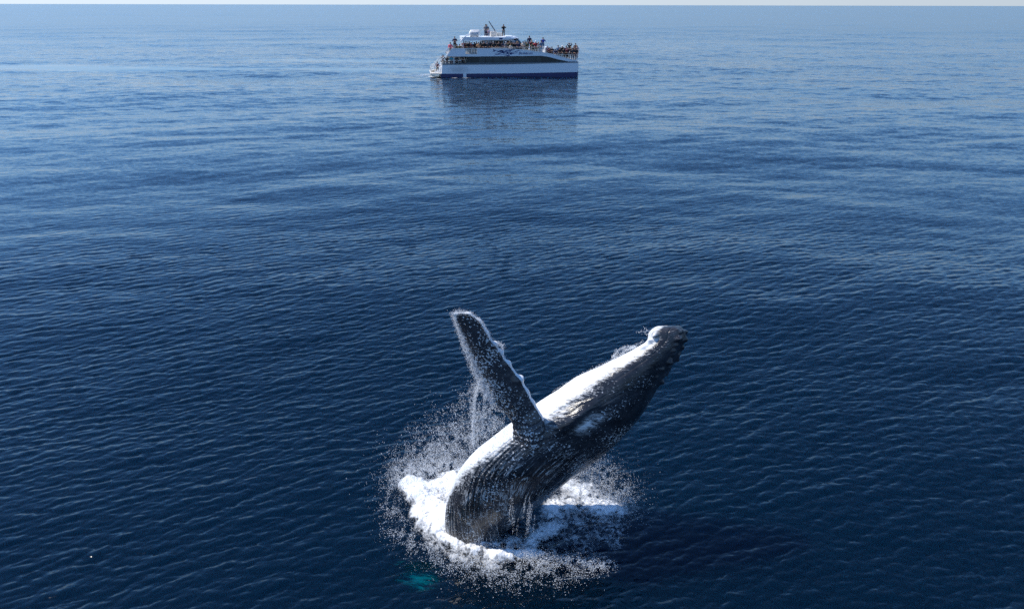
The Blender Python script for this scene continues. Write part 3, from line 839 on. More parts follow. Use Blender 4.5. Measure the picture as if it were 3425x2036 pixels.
MB().box(X0b + .3, Xat(1600), 0.1, BEAM - .1, ZF + .003, ZF + .05).build('lower_deck', M_DECK, boat)

# swim platform and stern steps
pf = MB().box(X0b - 1.7, X0b + .3, .5, BEAM - .5, .42, .60).build('swim_platform', M_CREAM, boat, bevel=.03)
for v in (2.3, BEAM - 2.3):
    st = MB()
    for k in range(4): st.box(X0b - .9 + k * .3, X0b + .3, v - .45, v + .45, .60 + k * .24, .84 + k * .24)
    st.build('stern_steps', M_WHITE, boat)
for v in (.7, 2.9, 5.0, 7.3):
    rl = MB()
    pts = [(X0b - 1.6, v, .6), (X0b - 1.55, v, 1.35), (X0b - .9, v, 1.75), (X0b - .1, v, 2.5), (X0b + .5, v, 3.1)]
    rl.tube(pts, .03, 6)
    rl.tube([(X0b - 1.58, v, 1.0), (X0b - .85, v, 1.35), (X0b - .1, v, 2.0)], .022, 6)
    rl.tube([(X0b - .9, v, .6), (X0b - .9, v, 1.75)], .022, 6)
    rl.tube([(X0b - .3, v, .8), (X0b - .3, v, 2.3)], .022, 6)
    if v in (.7, 5.0): rl.tube([(X0b - 1.55, v, 1.35), (X0b - 1.55, v + 2.2, 1.35)], .03, 6)
    rl.build('stern_rail', M_STEEL, boat)
td = MB()
td.loft([[(X0b - 1.62 + .12 * abs(k) , 4.0 + .35 * k, .62 + .25 * j) for k, j in ((-1, 0), (1, 0), (1.5, 1), (-1.5, 1))],
         [(X0b - .35, 4.0 + .35 * k, .62 + .32 * j) for k, j in ((-1, 0), (1, 0), (1.6, 1.2), (-1.6, 1.2))]]).build('boarding_step', M_CREAM, boat, bevel=.02)

# main cabin: dark band of glass under the white upper side
top_line = [(1494.5, 187), (1503, 190), (1808, 188), (1822, 189), (1835, 191.2), (1850, 195), (1866, 199.6), (1885, 203.5), (1903, 206.8)]
cab_poly = xz([(1557, 211.5), (1568, 192), (1808.6, 187.5), (1822, 188.8), (1835, 191), (1850, 194.8), (1866, 199.3), (1885, 203.2), (1903, 206.6), (1903, 209)], .14)
cab = MB().prism(cab_poly, .14, BEAM - .14).build('cabin', M_GLASS, boat)
for a, b_ in ((1602, 1622), (1625.5, 1644.5), (1652, 1682), (1685, 1717), (1721, 1756), (1758.5, 1792), (1795, 1810)):
    for v, w in ((.125, .145), (BEAM - .145, BEAM - .125)):
        MB().box(Xat(a), Xat(b_), v, w, Zat(1700, 209), Zat(1700, 192)).build('window', M_PANE, cab)
MB().box(Xat(1560), Xat(1903), -0.02, .12, Zat(1700, 211.6), Zat(1700, 209.8)).build('window_sill', M_GREY, cab)
MB().box(Xat(1557), Xat(1573), 1.2, BEAM - 1.2, ZF + .05, Zat(1560, 190.5)).build('aft_bulkhead', M_CREAM, boat)
MB().prism(xz([(1503, 211), (1503, 190.5), (1566, 190.5), (1556, 211)]), BEAM - 1.6, BEAM - 1.4).build('side_screen', M_CREAM, boat)
MB().box(Xat(1518) - .05, Xat(1518) + .05, .3, .4, ZF, Zat(1518, 190)).build('deck_post', M_WHITE, boat)

# upper side panels (bulwark)
def wall_from(poly, v0, v1, name, mat=M_WHITE, parent=boat): return MB().prism(xz(poly, 0), v0, v1).build(name, mat, parent)
up_aft = [(1503, 190), (1494.5, 187), (1510.7, 163.5), (1557, 163.5), (1557, 183), (1595.5, 183), (1595.5, 190)]
up_aft2 = [(1595.5, 190), (1595.5, 163.5), (1690, 164), (1726.5, 166), (1757.5, 168.6), (1780.8, 171.7), (1819.5, 177), (1850.5, 183), (1881.5, 192.2), (1912.5, 200), (1930.5, 204.3), (1930.5, 206.5),
           (1903, 206.5), (1885, 203.2), (1866, 199.3), (1850, 194.8), (1835, 191), (1822, 188.8), (1808.6, 187.6)]
for v0, v1 in ((0, .12), (BEAM - .12, BEAM)):
    wall_from(up_aft, v0, v1, 'upper_side'); wall_from(up_aft2, v0, v1, 'upper_side')
    cp = MB()
    for P_ in ([(1510.7, 163.5), (1557, 163.5)], [(1595.5, 163.5), (1690, 164), (1726.5, 166), (1757.5, 168.6), (1780.8, 171.7), (1819.5, 177), (1850.5, 183), (1881.5, 192.2), (1912.5, 200), (1930.5, 204.3)]):
        for (a, b_), (c_, d_) in zip(P_, P_[1:]):
            p, q = bp(a, b_), bp(c_, d_)
            cp.loft([[(p.x, v0 - .04, p.z - .03), (p.x, v1 + .05, p.z - .03), (p.x, v1 + .05, p.z + .06), (p.x, v0 - .04, p.z + .06)],
                     [(q.x, v0 - .04, q.z - .03), (q.x, v1 + .05, q.z - .03), (q.x, v1 + .05, q.z + .06), (q.x, v0 - .04, q.z + .06)]])
    cp.build('capping', M_WHITE, boat)
ZU = Zat(1650, 181.5); ZFD = Zat(1890, 200.0)
MB().box(Xat(1499), Xat(1822), .121, BEAM - .121, Zat(1650, 187.4), ZU).build('upper_deck', M_DECK, boat)
MB().prism([(Xat(1822.5), Zat(1800, 189)), (Xat(1822.5), ZU - .02), (Xat(1846), ZFD + .16), (Xat(1930), ZFD - .08), (Xat(1930), ZFD - .25), (Xat(1846), ZFD - .02)], .15, BEAM - .15).build('fore_deck', M_DECK, boat)
MB().box(Xat(1929.8), Xat(1930.8), 0.12, BEAM - .12, Zat(1930, 206.5), Zat(1930, 203)).build('bow_sill', M_WHITE, boat)
# gate with balusters in the side opening
gt = MB()
xa, xb = Xat(1557.5), Xat(1595)
gt.box(xa, xb, .0, .07, Zat(1575, 164.4), Zat(1575, 162.4)); gt.box(xa, xb, .0, .07, Zat(1575, 183), Zat(1575, 181.6))
for k in range(15):
    x = xa + (xb - xa) * (k + .5) / 15; gt.box(x - .022, x + .022, .02, .05, Zat(1575, 181.6), Zat(1575, 164.4))
gt.build('gate', M_STEEL, boat)

# rails
def rail(pts, v, name='rail', post_to=None, n=8, mid=True, r=.022):
    q = [bp(a, b_, v) for a, b_ in pts]; mb = MB(); mb.tube(q, r, 6)
    if mid: mb.tube([(p.x, p.y, p.z - .42) for p in q], r * .7, 6)
    xs = np.linspace(q[0].x, q[-1].x, n)
    for x in xs:
        z = np.interp(x, [p.x for p in q], [p.z for p in q]); zb = post_to(x) if callable(post_to) else post_to
        mb.tube([(x, v, zb), (x, v, z)], r * .9, 6)
    return mb.build(name, M_STEEL, boat)
ztop = lambda x: np.interp(x, [Xat(1690), Xat(1757), Xat(1820), Xat(1850), Xat(1881), Xat(1912), Xat(1930)], [Zat(1690, 164), Zat(1757, 168.6), Zat(1820, 177), Zat(1850, 183), Zat(1881, 192.2), Zat(1912, 200), Zat(1930, 204)])
for v in (.06, BEAM - .06):
    rail([(1640, 161.5), (1690, 159), (1820, 158.5)], v, post_to=lambda x: min(ztop(max(x, Xat(1690))), ZU + 1.1), n=12)
    rail([(1850, 182.5), (1931, 183.5)], v, post_to=ztop, n=7)
    MB().tube([bp(1931.5, 204, v), bp(1933, 190, v), bp(1935.5, 178, v), bp(1934, 160, v)], .035, 6).build('bow_post', M_STEEL, boat)
br = MB()
for zz in (183.5, 191): br.tube([(Xat(1931), .06, Zat(1931, zz)), (Xat(1931), BEAM - .06, Zat(1931, zz))], .022, 6)
for k in range(9): br.tube([(Xat(1931), .06 + k * .985, Zat(1931, 204)), (Xat(1931), .06 + k * .985, Zat(1931, 183.5))], .02, 6)
br.build('bow_rail', M_STEEL, boat)
# outer stair at the stern, from the platform up to the upper deck
sr = MB()
for v in (.3, 1.25):
    sr.tube([bp(1513, 163, v), bp(1497, 186, v), bp(1484, 193, v), bp(1470, 203, v)], .045, 6)
    sr.tube([bp(1504, 160, v), bp(1503, 171, v), bp(1493, 188, v)], .03, 6)
for k in range(9):
    a = bp(1508, 168, .3); b_ = bp(1478, 212, .3); x = a.x + (b_.x - a.x) * k / 8; z = a.z + (b_.z - a.z) * k / 8
    sr.box(x - .14, x + .14, .3, 1.25, z - .03, z)
sr.build('stern_stair', M_WHITE, boat)
MB().box(Xat(1500), Xat(1513), .13, 1.6, ZU - .06, ZU).build('stair_landing', M_CREAM, boat)

# wheelhouse
v0, v1 = 1.5, BEAM - 1.5; vm = BEAM / 2
RZ = Zat(1620, 124.5, .9)
wz = lambda py: Zat(1680, py, v0)
wx = lambda px: Xat(px, 150, v0)
def plan(xf, xm, a, b_): return [(wx(1613), a), (xf, a), (xm, vm - 1.0), (xm, vm + 1.0), (xf, b_), (wx(1613), b_)]
xs_t, xs_b = wx(1709), wx(1738)
lo = plan(xs_b, xs_b + 1.1, v0, v1); hi = plan(xs_t, xs_t + 1.1, v0, v1)
zmid = wz(158)
wh = MB().loft([[(x, y, ZU + .003) for x, y in lo], [(x, y, zmid) for x, y in lo], [(x, y, RZ - .02) for x, y in hi]]).build('wheelhouse', M_WHITE, boat)
for a, b_ in ((1651, 1683.5), (1687, 1706)):
    for v, w in ((v0 - .012, v0 + .01), (v1 - .01, v1 + .012)):
        MB().prism([(wx(a), wz(153)), (wx(a), wz(137.6)), (wx(b_), wz(137.6)), (wx(b_ + (16 if b_ > 1700 else 0)), wz(153))], v, w).build('side_window', M_GLASS, wh, bevel=0)
def facet(name, A, B, C_, D_, t0, t1, s0, s1):
    """pane laid 12 mm proud on the sloping face A B (bottom) C D (top)"""
    A, B, C_, D_ = map(Vector, (A, B, C_, D_)); f = lambda s_, t: (A.lerp(B, s_)).lerp(D_.lerp(C_, s_), t)
    nn = (B - A).cross(D_ - A).normalized(); ctr = Vector((wx(1680), vm, zmid))
    if nn.dot(A - ctr) < 0: nn = -nn
    q = [f(s0, t0), f(s1, t0), f(s1, t1), f(s0, t1)]
    MB().loft([[p - nn * .01 for p in q], [p + nn * .012 for p in q]]).build(name, M_GLASS, wh)
fz = [(lo[k], hi[k]) for k in range(1, 5)]
for (a, ah), (b_, bh) in zip(fz, fz[1:]):
    A, B, C_, D_ = (*a, zmid), (*b_, zmid), (*bh, RZ - .02), (*ah, RZ - .02)
    facet('windscreen', A, B, C_, D_, .18, .86, .04, .48); facet('windscreen', A, B, C_, D_, .18, .86, .53, .97)
# roof with its deep fascia and drooping visor
rx = lambda px: Xat(px, 125, .9)
rf = [(rx(1546), .9), (rx(1700), .9), (rx(1716), .9), (rx(1716) + 1.25, vm - 1.2), (rx(1716) + 1.25, vm + 1.2), (rx(1716), BEAM - .9), (rx(1546), BEAM - .9)]
def rzf(x, top): # roof drops towards the front
    k = max(0, (x - rx(1684)) / (rx(1716) + 1.25 - rx(1684)))
    return (RZ + .02 - .36 * k) if top else (RZ - .58 + .34 * k)
ring_t = [(x, y, rzf(x, True)) for x, y in rf]
rb = MB(); rb.loft([[(x, y, rzf(x, False)) for x, y in rf], ring_t])
roof = rb.build('roof', M_WHITE, boat, bevel=.03)
MB().box(rx(1670), rx(1681), .885, .91, Zat(1675, 132.5, .9), Zat(1675, 127.5, .9)).build('air_vent', M_NAVY, roof)
MB().slab([(rx(1693), vm - 2.2), (rx(1716), vm - 2.0), (rx(1721), vm - .9), (rx(1721), vm + .9), (rx(1716), vm + 2), (rx(1693), vm + 2.2)], RZ - .12, RZ + .10).build('visor_hatch', M_WHITE, roof, bevel=.03)
for v in (.95, BEAM - .95):
    arch = MB(); arch.tube([bp(1541, 139, v), bp(1550, 128, v), bp(1560, 119, v), bp(1570, 115.5, v)], [.10, .10, .09, .08], 8)
    arch.build('roof_strut', M_WHITE, boat)
for v in (1.0, BEAM - 1.0):
    for px_ in (1549, 1580): MB().tube([(rx(px_), v, ZU), (rx(px_), v, RZ - .57)], .05, 8).build('roof_post', M_WHITE, boat)
# life raft canisters in cradles
for v, xa_, xb_, zl in ((1.7, 1569, 1602, 0), (3.1, 1572, 1604, .12), (5.2, 1572, 1604, .12)):
    xa, xb = Xat(xa_, 118, v), Xat(xb_, 118, v); r = .42
    rr = []
    for x, k in ((xa, .55), (xa + .08, .9), (xa + .2, 1.0), (xb - .2, 1.0), (xb - .08, .9), (xb, .55)):
        rr.append([(x, v + r * k * math.copysign(abs(math.cos(t)) ** .7, math.cos(t)), RZ + .06 + zl + r + r * k * math.copysign(abs(math.sin(t)) ** .7, math.sin(t))) for t in np.linspace(0, 2 * math.pi, 16, endpoint=False)])
    ca = MB().loft(rr).build('life_raft', M_RAFT, boat, smooth=True)
    sb = MB()
    for x in np.linspace(xa + .3, xb - .3, 6):
        sb.loft([[(x + dx, v + (r + .012) * math.copysign(abs(math.cos(t)) ** .7, math.cos(t)), RZ + .06 + zl + r + (r + .012) * math.copysign(abs(math.sin(t)) ** .7, math.sin(t))) for t in np.linspace(0, 2 * math.pi, 16, endpoint=False)] for dx in (-.03, .03)])
    sb.build('strap', M_STRAP, ca)
    MB().box(xa + .2, xa + .35, v - .4, v + .4, RZ + .021, RZ + .1 + zl).build('cradle', M_GREY, ca)
    MB().box(xb - .35, xb - .2, v - .4, v + .4, RZ + .021, RZ + .1 + zl).build('cradle', M_GREY, ca)
# roof rails, bench, mast, whip aerials
rr_ = MB()
zr = RZ + .95
for v in (1.0, BEAM - 1.0):
    rr_ = MB(); rr_.tube([(rx(1606), v, zr), (rx(1702), v, zr - .05)], .02, 6); rr_.tube([(rx(1606), v, zr - .45), (rx(1702), v, zr - .5)], .015, 6)
    for x in np.linspace(rx(1606), rx(1702), 8): rr_.tube([(x, v, RZ), (x, v, zr)], .018, 6)
    rr_.build('roof_rail', M_STEEL, boat)
MB().box(Xat(1640, 120, 4), Xat(1660, 120, 4), 3.4, 4.8, RZ + .021, RZ + .75).build('helm_console', M_CREAM, boat, bevel=.04)
MB().box(Xat(1662, 120, 5), Xat(1680, 120, 5), 4.4, 5.4, RZ + .021, RZ + .5).build('roof_locker', M_CREAM, boat, bevel=.04)
ms = MB().tube([bp(1658, 119, 4), bp(1654, 101, 4), bp(1644, 86, 4), bp(1635, 72, 4)], [.12, .10, .085, .07], 8).build('mast', M_GREY, boat)
MB().tube([bp(1641, 90, 4), bp(1650, 91, 4)], .03, 6).build('crosstree', M_STEEL, ms)
MB().tube([(Xat(1580, 120, 6), 6, RZ), (Xat(1580, 120, 6), 6, RZ + 2.1)], .012, 5).build('whip_aerial', M_STEEL, boat)
MB().tube([(Xat(1597, 120, 6), 6.3, RZ), (Xat(1597, 120, 6), 6.3, RZ + 1.9)], .012, 5).build('whip_aerial', M_STEEL, boat)
MB().tube([(Xat(1688, 120, 3), 3, RZ), (Xat(1688, 120, 3), 3, RZ + 1.7)], .014, 5).build('whip_aerial', M_STEEL, boat)
# fore cabin top with its sloping white face and the step rails beside it
MB().prism(xz([(1822, 190), (1823, 158.8), (1832, 158), (1862, 166.5), (1868, 186), (1868, 198)], 2.6), 2.6, BEAM - 2.6).build('fore_housing', M_WHITE, boat, bevel=.05)
fs = MB()
for v in (1.3, 2.1):
    fs.tube([bp(1812, 172, v), bp(1820, 154, v), bp(1826, 153, v), bp(1842, 184, v)], .025, 6)
    for a, b_ in ((1818, 170), (1824, 176), (1830, 182)): fs.tube([bp(a, b_, v), bp(a + 4, b_ - 16, v)], .02, 6)
for k in range(5): fs.box(Xat(1822 + 5 * k, 180, 1.7) - .13, Xat(1822 + 5 * k, 180, 1.7) + .13, 1.3, 2.1, ZU - .05 - k * .18, ZU - k * .18)
fs.build('fore_steps', M_WHITE, boat)
for px_ in (1530, 1660, 1760): MB().box(Xat(px_, 170, 4) - 1.2, Xat(px_, 170, 4) + 1.2, 5.4, 6.4, ZU + .003, ZU + .45).build('bench', M_CREAM, boat, bevel=.03)
MB().box(Xat(1515, 170, 1), Xat(1527, 170, 1), 1.6, 3.2, ZU + .003, ZU + .62).build('bench', M_CREAM, boat, bevel=.03)

# name and painted wave emblem on the side
def put_text(txt, px0, px1, py_base, py_top, shear=0.35):
    cu = bpy.data.curves.new('boat_name', 'FONT'); cu.body = txt; cu.extrude = 0.004; cu.space_character = 1.12; cu.shear = shear
    o = bpy.data.objects.new('boat_name', cu); COL.objects.link(o); o.parent = boat
    cu.materials.append(M_NAVY)
    a, b_ = bp(px0, py_base), bp(px1, py_base); h = bp(px0, py_top).z - a.z
    cu.size = h / 0.70
    bpy.context.view_layer.update()
    wd = o.dimensions.x
    o.location = (a.x, -.006, a.z); o.rotation_euler = (math.pi / 2, math.atan2(-(b_.z - a.z), b_.x - a.x) , 0)
    o.scale = ((b_.x - a.x) / max(wd, 1e-3), 1, 1)
    bpy.context.view_layer.update()
    me = bpy.data.meshes.new_from_object(o.evaluated_get(bpy.context.evaluated_depsgraph_get())); me.name = 'boat_name'
    bm = bmesh.new()
    for k, dx in enumerate((-.016, 0.0, .016)):        # heavier strokes
        m2 = me.copy(); m2.transform(Matrix.Translation((dx, 0, .0015 * k))); bm.from_mesh(m2); bpy.data.meshes.remove(m2)
    bm.to_mesh(me); bm.free()
    q = bpy.data.objects.new('boat_name', me); COL.objects.link(q); q.parent = boat
    q.location = o.location; q.rotation_euler = o.rotation_euler; q.scale = o.scale
    bpy.data.objects.remove(o); q.name = 'boat_name'
    return q
put_text('B', 1734.0, 1741.0, 183.0, 174.0); put_text('UBBLES', 1741.6, 1780.5, 182.6, 176.2)
em = MB(); re_ = random.Random(4)
def stroke(pts, w0=.035):
    t = np.linspace(0, len(pts) - 1, 26); q = catmull(pts, t)
    L3 = [bp(a, b_) for a, b_ in q]; n_ = len(L3); top = []; bot = []
    for i, p in enumerate(L3):
        d = (L3[min(i + 1, n_ - 1)] - L3[max(i - 1, 0)]); d.normalize(); nrm = Vector((-d.z, 0, d.x)); w = w0 * (0.25 + math.sin(math.pi * (i + .3) / n_)) 
        top.append(Vector((p.x, -.005, p.z)) + nrm * w); bot.append(Vector((p.x, -.005, p.z)) - nrm * w)
    for i in range(n_ - 1):
        vs = [em.bm.verts.new(v) for v in (top[i], top[i + 1], bot[i + 1], bot[i])]; em.bm.faces.new(vs)
        vb = [em.bm.verts.new(v + Vector((0, .009, 0))) for v in (top[i], top[i + 1], bot[i + 1], bot[i])]; em.bm.faces.new(vb[::-1])
stroke([(1653, 163), (1650, 168), (1655, 172), (1647, 174)], .05)
stroke([(1652, 168), (1660, 171), (1669, 172), (1676, 169), (1684, 171)], .05)
stroke([(1664, 173), (1674, 175), (1683, 177), (1694, 180)], .07)
stroke([(1670, 170), (1679, 172), (1690, 174), (1697, 171)], .06)
stroke([(1684, 168), (1695, 169), (1706, 168), (1724, 166.8)], .05)
stroke([(1694, 177), (1702, 172), (1712, 168.5), (1722, 167)], .05)
stroke([(1698, 180), (1707, 182), (1718, 179), (1733, 177.5)], .05)
stroke([(1712, 176), (1722, 174), (1732, 171), (1741, 168)], .04)
stroke([(1654, 180), (1662, 178.5), (1671, 179.5), (1680, 178.5)], .04)
stroke([(1651, 187), (1660, 183.5), (1668, 182.5), (1677, 182)], .04)
stroke([(1672, 186), (1682, 184), (1691, 186), (1700, 185)], .035)
stroke([(1690, 183), (1696, 186.5), (1703, 187), (1702, 182)], .05)
for k in range(26):
    cx = re_.uniform(1673, 1712); cy = 176 + (cx - 1690) * .16 + re_.uniform(-5, 5); a = re_.uniform(-1, 1)
    stroke([(cx - 2.4, cy - a), (cx - .5, cy + .8), (cx + 1, cy - .6), (cx + 2.6, cy + a)], .05)
em.build('wave_emblem', M_NAVY, boat)

# ------------------------------------------------------------------ people
def skin_mesh(name, verts, edges, root=0, sub=1):
    """verts: (x, y, z, r) ; grown with a Skin modifier into one continuous surface"""
    bm = bmesh.new(); ly = bm.verts.layers.skin.verify()
    vs = []
    for i, (x, y, z, r) in enumerate(verts):
        v = bm.verts.new((x, y, z)); v[ly].radius = (r, r) if not isinstance(r, tuple) else r; v[ly].use_root = (i == root); vs.append(v)
    for a, b_ in edges: bm.edges.new((vs[a], vs[b_]))
    me = bpy.data.meshes.new(name + '_rig'); bm.to_mesh(me); bm.free()
    o = bpy.data.objects.new(name + '_rig', me); COL.objects.link(o)
    md = o.modifiers.new('skin', 'SKIN'); md.use_smooth_shade = True
    s_ = o.modifiers.new('sub', 'SUBSURF'); s_.levels = sub; s_.render_levels = sub
    dg = bpy.context.evaluated_depsgraph_get(); dg.update()
    out = bpy.data.meshes.new_from_object(o.evaluated_get(dg)); out.name = name
    bpy.data.objects.remove(o); bpy.data.meshes.remove(me)
    out.polygons.foreach_set('use_smooth', [True] * len(out.polygons))
    return out
# arm poses: elbow and hand of the arm on each side (x across, y forward = -Y towards the camera)
POSES = {
    'rail': [(.27, -.05, 1.12), (.22, -.32, 1.02)],
    'camera': [(.30, -.22, 1.24), (.09, -.26, 1.52)],
    'crossed': [(.30, -.04, 1.16), (.00, -.20, 1.16)],
    'down': [(.27, .02, 1.12), (.27, -.04, .86)],
    'aloft': [(.30, -.10, 1.52), (.12, -.12, 1.80)],
}
def make_pose(pose):
    el, ha = POSES[pose]
    V = [(0, 0, .95, .13), (0, 0, 1.15, .125), (0, 0, 1.36, .13), (0, 0, 1.50, .055), (0, -.015, 1.60, .085), (0, -.015, 1.72, .06)]
    E = [(0, 1), (1, 2), (2, 3), (3, 4), (4, 5)]
    for s_ in (-1, 1):
        k = len(V)
        V += [(.19 * s_, 0, 1.41, .06), (el[0] * s_, el[1], el[2], .045), (ha[0] * s_ if ha[0] else .10 * s_, ha[1], ha[2], .033), ((ha[0] - .02) * s_, ha[1] - .07, ha[2] + .01, .03)]
        E += [(2, k), (k, k + 1), (k + 1, k + 2), (k + 2, k + 3)]
        k = len(V)
        V += [(.10 * s_, 0, .86, .10), (.11 * s_, -.01, .48, .065), (.12 * s_, .02, .09, .045), (.13 * s_, -.13, .045, .035)]
        E += [(0, k), (k, k + 1), (k + 1, k + 2), (k + 2, k + 3)]
    body = skin_mesh('person_body', V, E)
    J = [(0, 0, .90, .16), (0, 0, 1.15, .155), (0, 0, 1.37, .16), (0, 0, 1.47, .085)]; JE = [(0, 1), (1, 2), (2, 3)]
    for s_ in (-1, 1):
        k = len(J); hx = ha[0] * s_ if ha[0] else .10 * s_
        J += [(.19 * s_, 0, 1.41, .085), (el[0] * s_, el[1], el[2], .068), (el[0] * s_ * .25 + hx * .75, el[1] * .25 + ha[1] * .75, el[2] * .25 + ha[2] * .75, .05)]
        JE += [(2, k), (k, k + 1), (k + 1, k + 2)]
    jacket = skin_mesh('jacket', J, JE)
    T_ = [(0, 0, .97, .145)]; TE = []
    for s_ in (-1, 1):
        k = len(T_); T_ += [(.10 * s_, 0, .86, .115), (.11 * s_, -.01, .48, .082), (.12 * s_, .02, .10, .062)]; TE += [(0, k), (k, k + 1), (k + 1, k + 2)]
    trousers = skin_mesh('trousers', T_, TE)
    return body, jacket, trousers
POSE_MESH = {k: make_pose(k) for k in POSES}
def dome(name, r, zc, yc, lowcut, brim=0.0, drop=0.0):
    mb = MB(); rings = []
    for t in np.linspace(-lowcut, math.pi / 2 * .98, 7):
        rings.append([(r * math.cos(t) * math.cos(a) * .92, yc + r * math.cos(t) * math.sin(a) * 1.08, zc + r * math.sin(t)) for a in np.linspace(0, 2 * math.pi, 12, endpoint=False)])
    mb.loft(rings)
    if brim: mb.loft([[(brim * k * math.cos(a), yc - .06 + brim * 1.2 * k * math.sin(a), zc - .01 + dz) for a in np.linspace(0, 2 * math.pi, 12, endpoint=False)] for k, dz in ((1, 0), (.98, .02))])
    if drop: mb.loft([[(.09 * k * math.cos(a), yc + .05 + .06 * math.sin(a), z) for a in np.linspace(0, 2 * math.pi, 8, endpoint=False)] for k, z in ((.6, zc - drop), (1, zc - .05))])
    bmesh.ops.recalc_face_normals(mb.bm, faces=mb.bm.faces)
    me = bpy.data.meshes.new(name); mb.bm.to_mesh(me); mb.bm.free()
    me.polygons.foreach_set('use_smooth', [True] * len(me.polygons)); return me
HEADWEAR = {'hair': dome('hair', .108, 1.665, .012, .15), 'long_hair': dome('hair', .112, 1.665, .012, .2, drop=.3), 'cap': dome('cap', .112, 1.675, 0, .05, brim=.10), 'hood': dome('hood', .125, 1.64, .02, .6)}
cam_mb = MB().box(-.065, .065, -.36, -.29, 1.49, 1.59).tube([(0, -.36, 1.54), (0, -.46, 1.54)], .04, 8)
bmesh.ops.recalc_face_normals(cam_mb.bm, faces=cam_mb.bm.faces)
CAM_ME = bpy.data.meshes.new('camera_body'); cam_mb.bm.to_mesh(CAM_ME); cam_mb.bm.free()

_pm = {}
PALETTE = dict(black=(.010, .010, .013), navy=(.015, .02, .06), dark_grey=(.045, .045, .05), grey=(.22, .22, .23), white=(.72, .71, .70), red=(.40, .03, .04), coral=(.75, .13, .17), maroon=(.13, .018, .03),
               turquoise=(.03, .40, .50), tan=(.42, .22, .11), cream=(.55, .48, .40), olive=(.09, .085, .04), blue=(.02, .07, .40), jeans=(.16, .26, .38), pink=(.72, .42, .52), peach=(.70, .38, .30), khaki=(.20, .16, .10),
               plaid=(.30, .07, .06), purple=(.08, .05, .13), skin=(.48, .28, .20), skin2=(.32, .17, .11), hair=(.03, .02, .014), fair=(.30, .19, .09), green=(.05, .07, .04))
def pmat(c):
    if c not in _pm: _pm[c] = simple_mat('cloth_' + c if 'skin' not in c else c, PALETTE[c], .75, noise=.25 if c != 'skin' else .05, nscale=9)
    return _pm[c]
def link_mesh(name, me, mat, parent):
    key = (me.name, mat.name)
    if key not in _pm:
        m2 = me.copy(); m2.materials.clear(); m2.materials.append(mat); _pm[key] = m2
    o = bpy.data.objects.new(name, _pm[key]); COL.objects.link(o)
    if parent is not None: o.parent = parent
    return o
rp = random.Random(8)
def person(px, v, zfloor, label, top, legs, head='hair', hcol='hair', pose='rail', h=1.0, turn=0.0, group=None, skin='skin', prop=False):
    B_, J_, T_ = POSE_MESH[pose]
    x = bp(px, 170, v).x
    o = link_mesh('person', B_, pmat(skin), None)
    o.location = BP0 + BX * x + BY * v + Vector((0, 0, zfloor))
    o.rotation_euler = (0, 0, HEAD + turn); o.scale = (h * 1.32, h * 1.25, h * 1.14)
    tag(o, label, 'person', group)
    link_mesh('jacket', J_, pmat(top), o); link_mesh('trousers', T_, pmat(legs), o)
    nm = 'hair' if 'hair' in head else head
    link_mesh(nm, HEADWEAR[head], pmat(hcol), o)
    if prop:
        c = link_mesh('photo_camera', CAM_ME, pmat('black'), None)
        c.location = o.location; c.rotation_euler = o.rotation_euler; c.scale = o.scale
        tag(c, 'black camera held up to the eyes by the ' + label.replace('person in', 'figure in').replace(' with a raised camera', ''), 'camera', 'cameras of the passengers')
    return o
GU, GF, GL, GR = 'passengers along the upper deck', 'passengers crowded on the foredeck', 'passengers on the open lower stern', 'crew and guests on the roof'
# stern
person(1461, 2.0, .60, 'person in a maroon top and black trousers on the low swim platform at the stern', 'maroon', 'black', pose='rail', group=GL, h=.88)
ZL = ZF + .05
person(1481, .8, ZL, 'person in a patterned grey top at the foot of the stern stair', 'grey', 'cream', pose='camera', group=GL, h=.98)
person(1494, .5, ZL, 'person in a dark top between the patterned grey top and the turquoise jacket', 'dark_grey', 'grey', pose='camera', group=GL, h=.84)
person(1508.5, .5, ZL, 'person in a bright turquoise jacket behind the lower stern gunwale', 'turquoise', 'navy', pose='crossed', group=GL, h=.90, head='long_hair')
person(1527, .5, ZL, 'person in a charcoal hooded coat beside the turquoise jacket, lower stern', 'dark_grey', 'dark_grey', pose='crossed', group=GL, h=.88, head='hood', hcol='dark_grey')
person(1548, .5, ZL, 'tall person in black next to the slanted end of the cabin glass', 'black', 'black', pose='crossed', group=GL, h=1.08)
# upper deck, from the stern forward
person(1507, .7, ZU - .2, 'person in a bright coral red top at the head of the stern stair', 'coral', 'black', pose='rail', group=GU, h=1.02)
person(1522, 2.2, ZU + .62, 'person in a navy short-sleeved shirt with folded arms, standing high on a bench', 'navy', 'black', pose='crossed', group=GU, h=1.03)
person(1529, 1.2, ZU - .3, 'person in a dark coat low beside the bench of the folded-arms man', 'black', 'black', pose='rail', group=GU, h=.92)
person(1537.5, .6, ZU - .3, 'short person in olive leaning on the aft side panel', 'olive', 'black', pose='camera', group=GU, h=.92)
person(1546, 3.2, ZU - .2, 'person in a white top half hidden behind the red plaid shirt', 'white', 'grey', pose='rail', group=GU, h=.9, hcol='fair')
person(1552, 1.2, ZU, 'person in a red plaid shirt with one arm lifted under the aft roof end', 'plaid', 'maroon', pose='camera', group=GU, h=1.0)
person(1565.5, .6, ZU, 'person in black with a blue cap behind the left end of the side gate', 'black', 'black', head='cap', hcol='navy', pose='camera', group=GU, h=.98)
person(1576.5, .6, ZU, 'person in maroon and black behind the middle of the side gate', 'maroon', 'black', pose='crossed', group=GU, h=.93)
person(1587, 1.0, ZU, 'person in a black hooded jacket at the right end of the side gate', 'black', 'black', head='hood', hcol='black', pose='rail', group=GU, h=.93)
person(1594, 3.4, ZU, 'person in pale grey behind the black hooded jacket', 'grey', 'grey', pose='rail', group=GU, h=.92, head='cap', hcol='white')
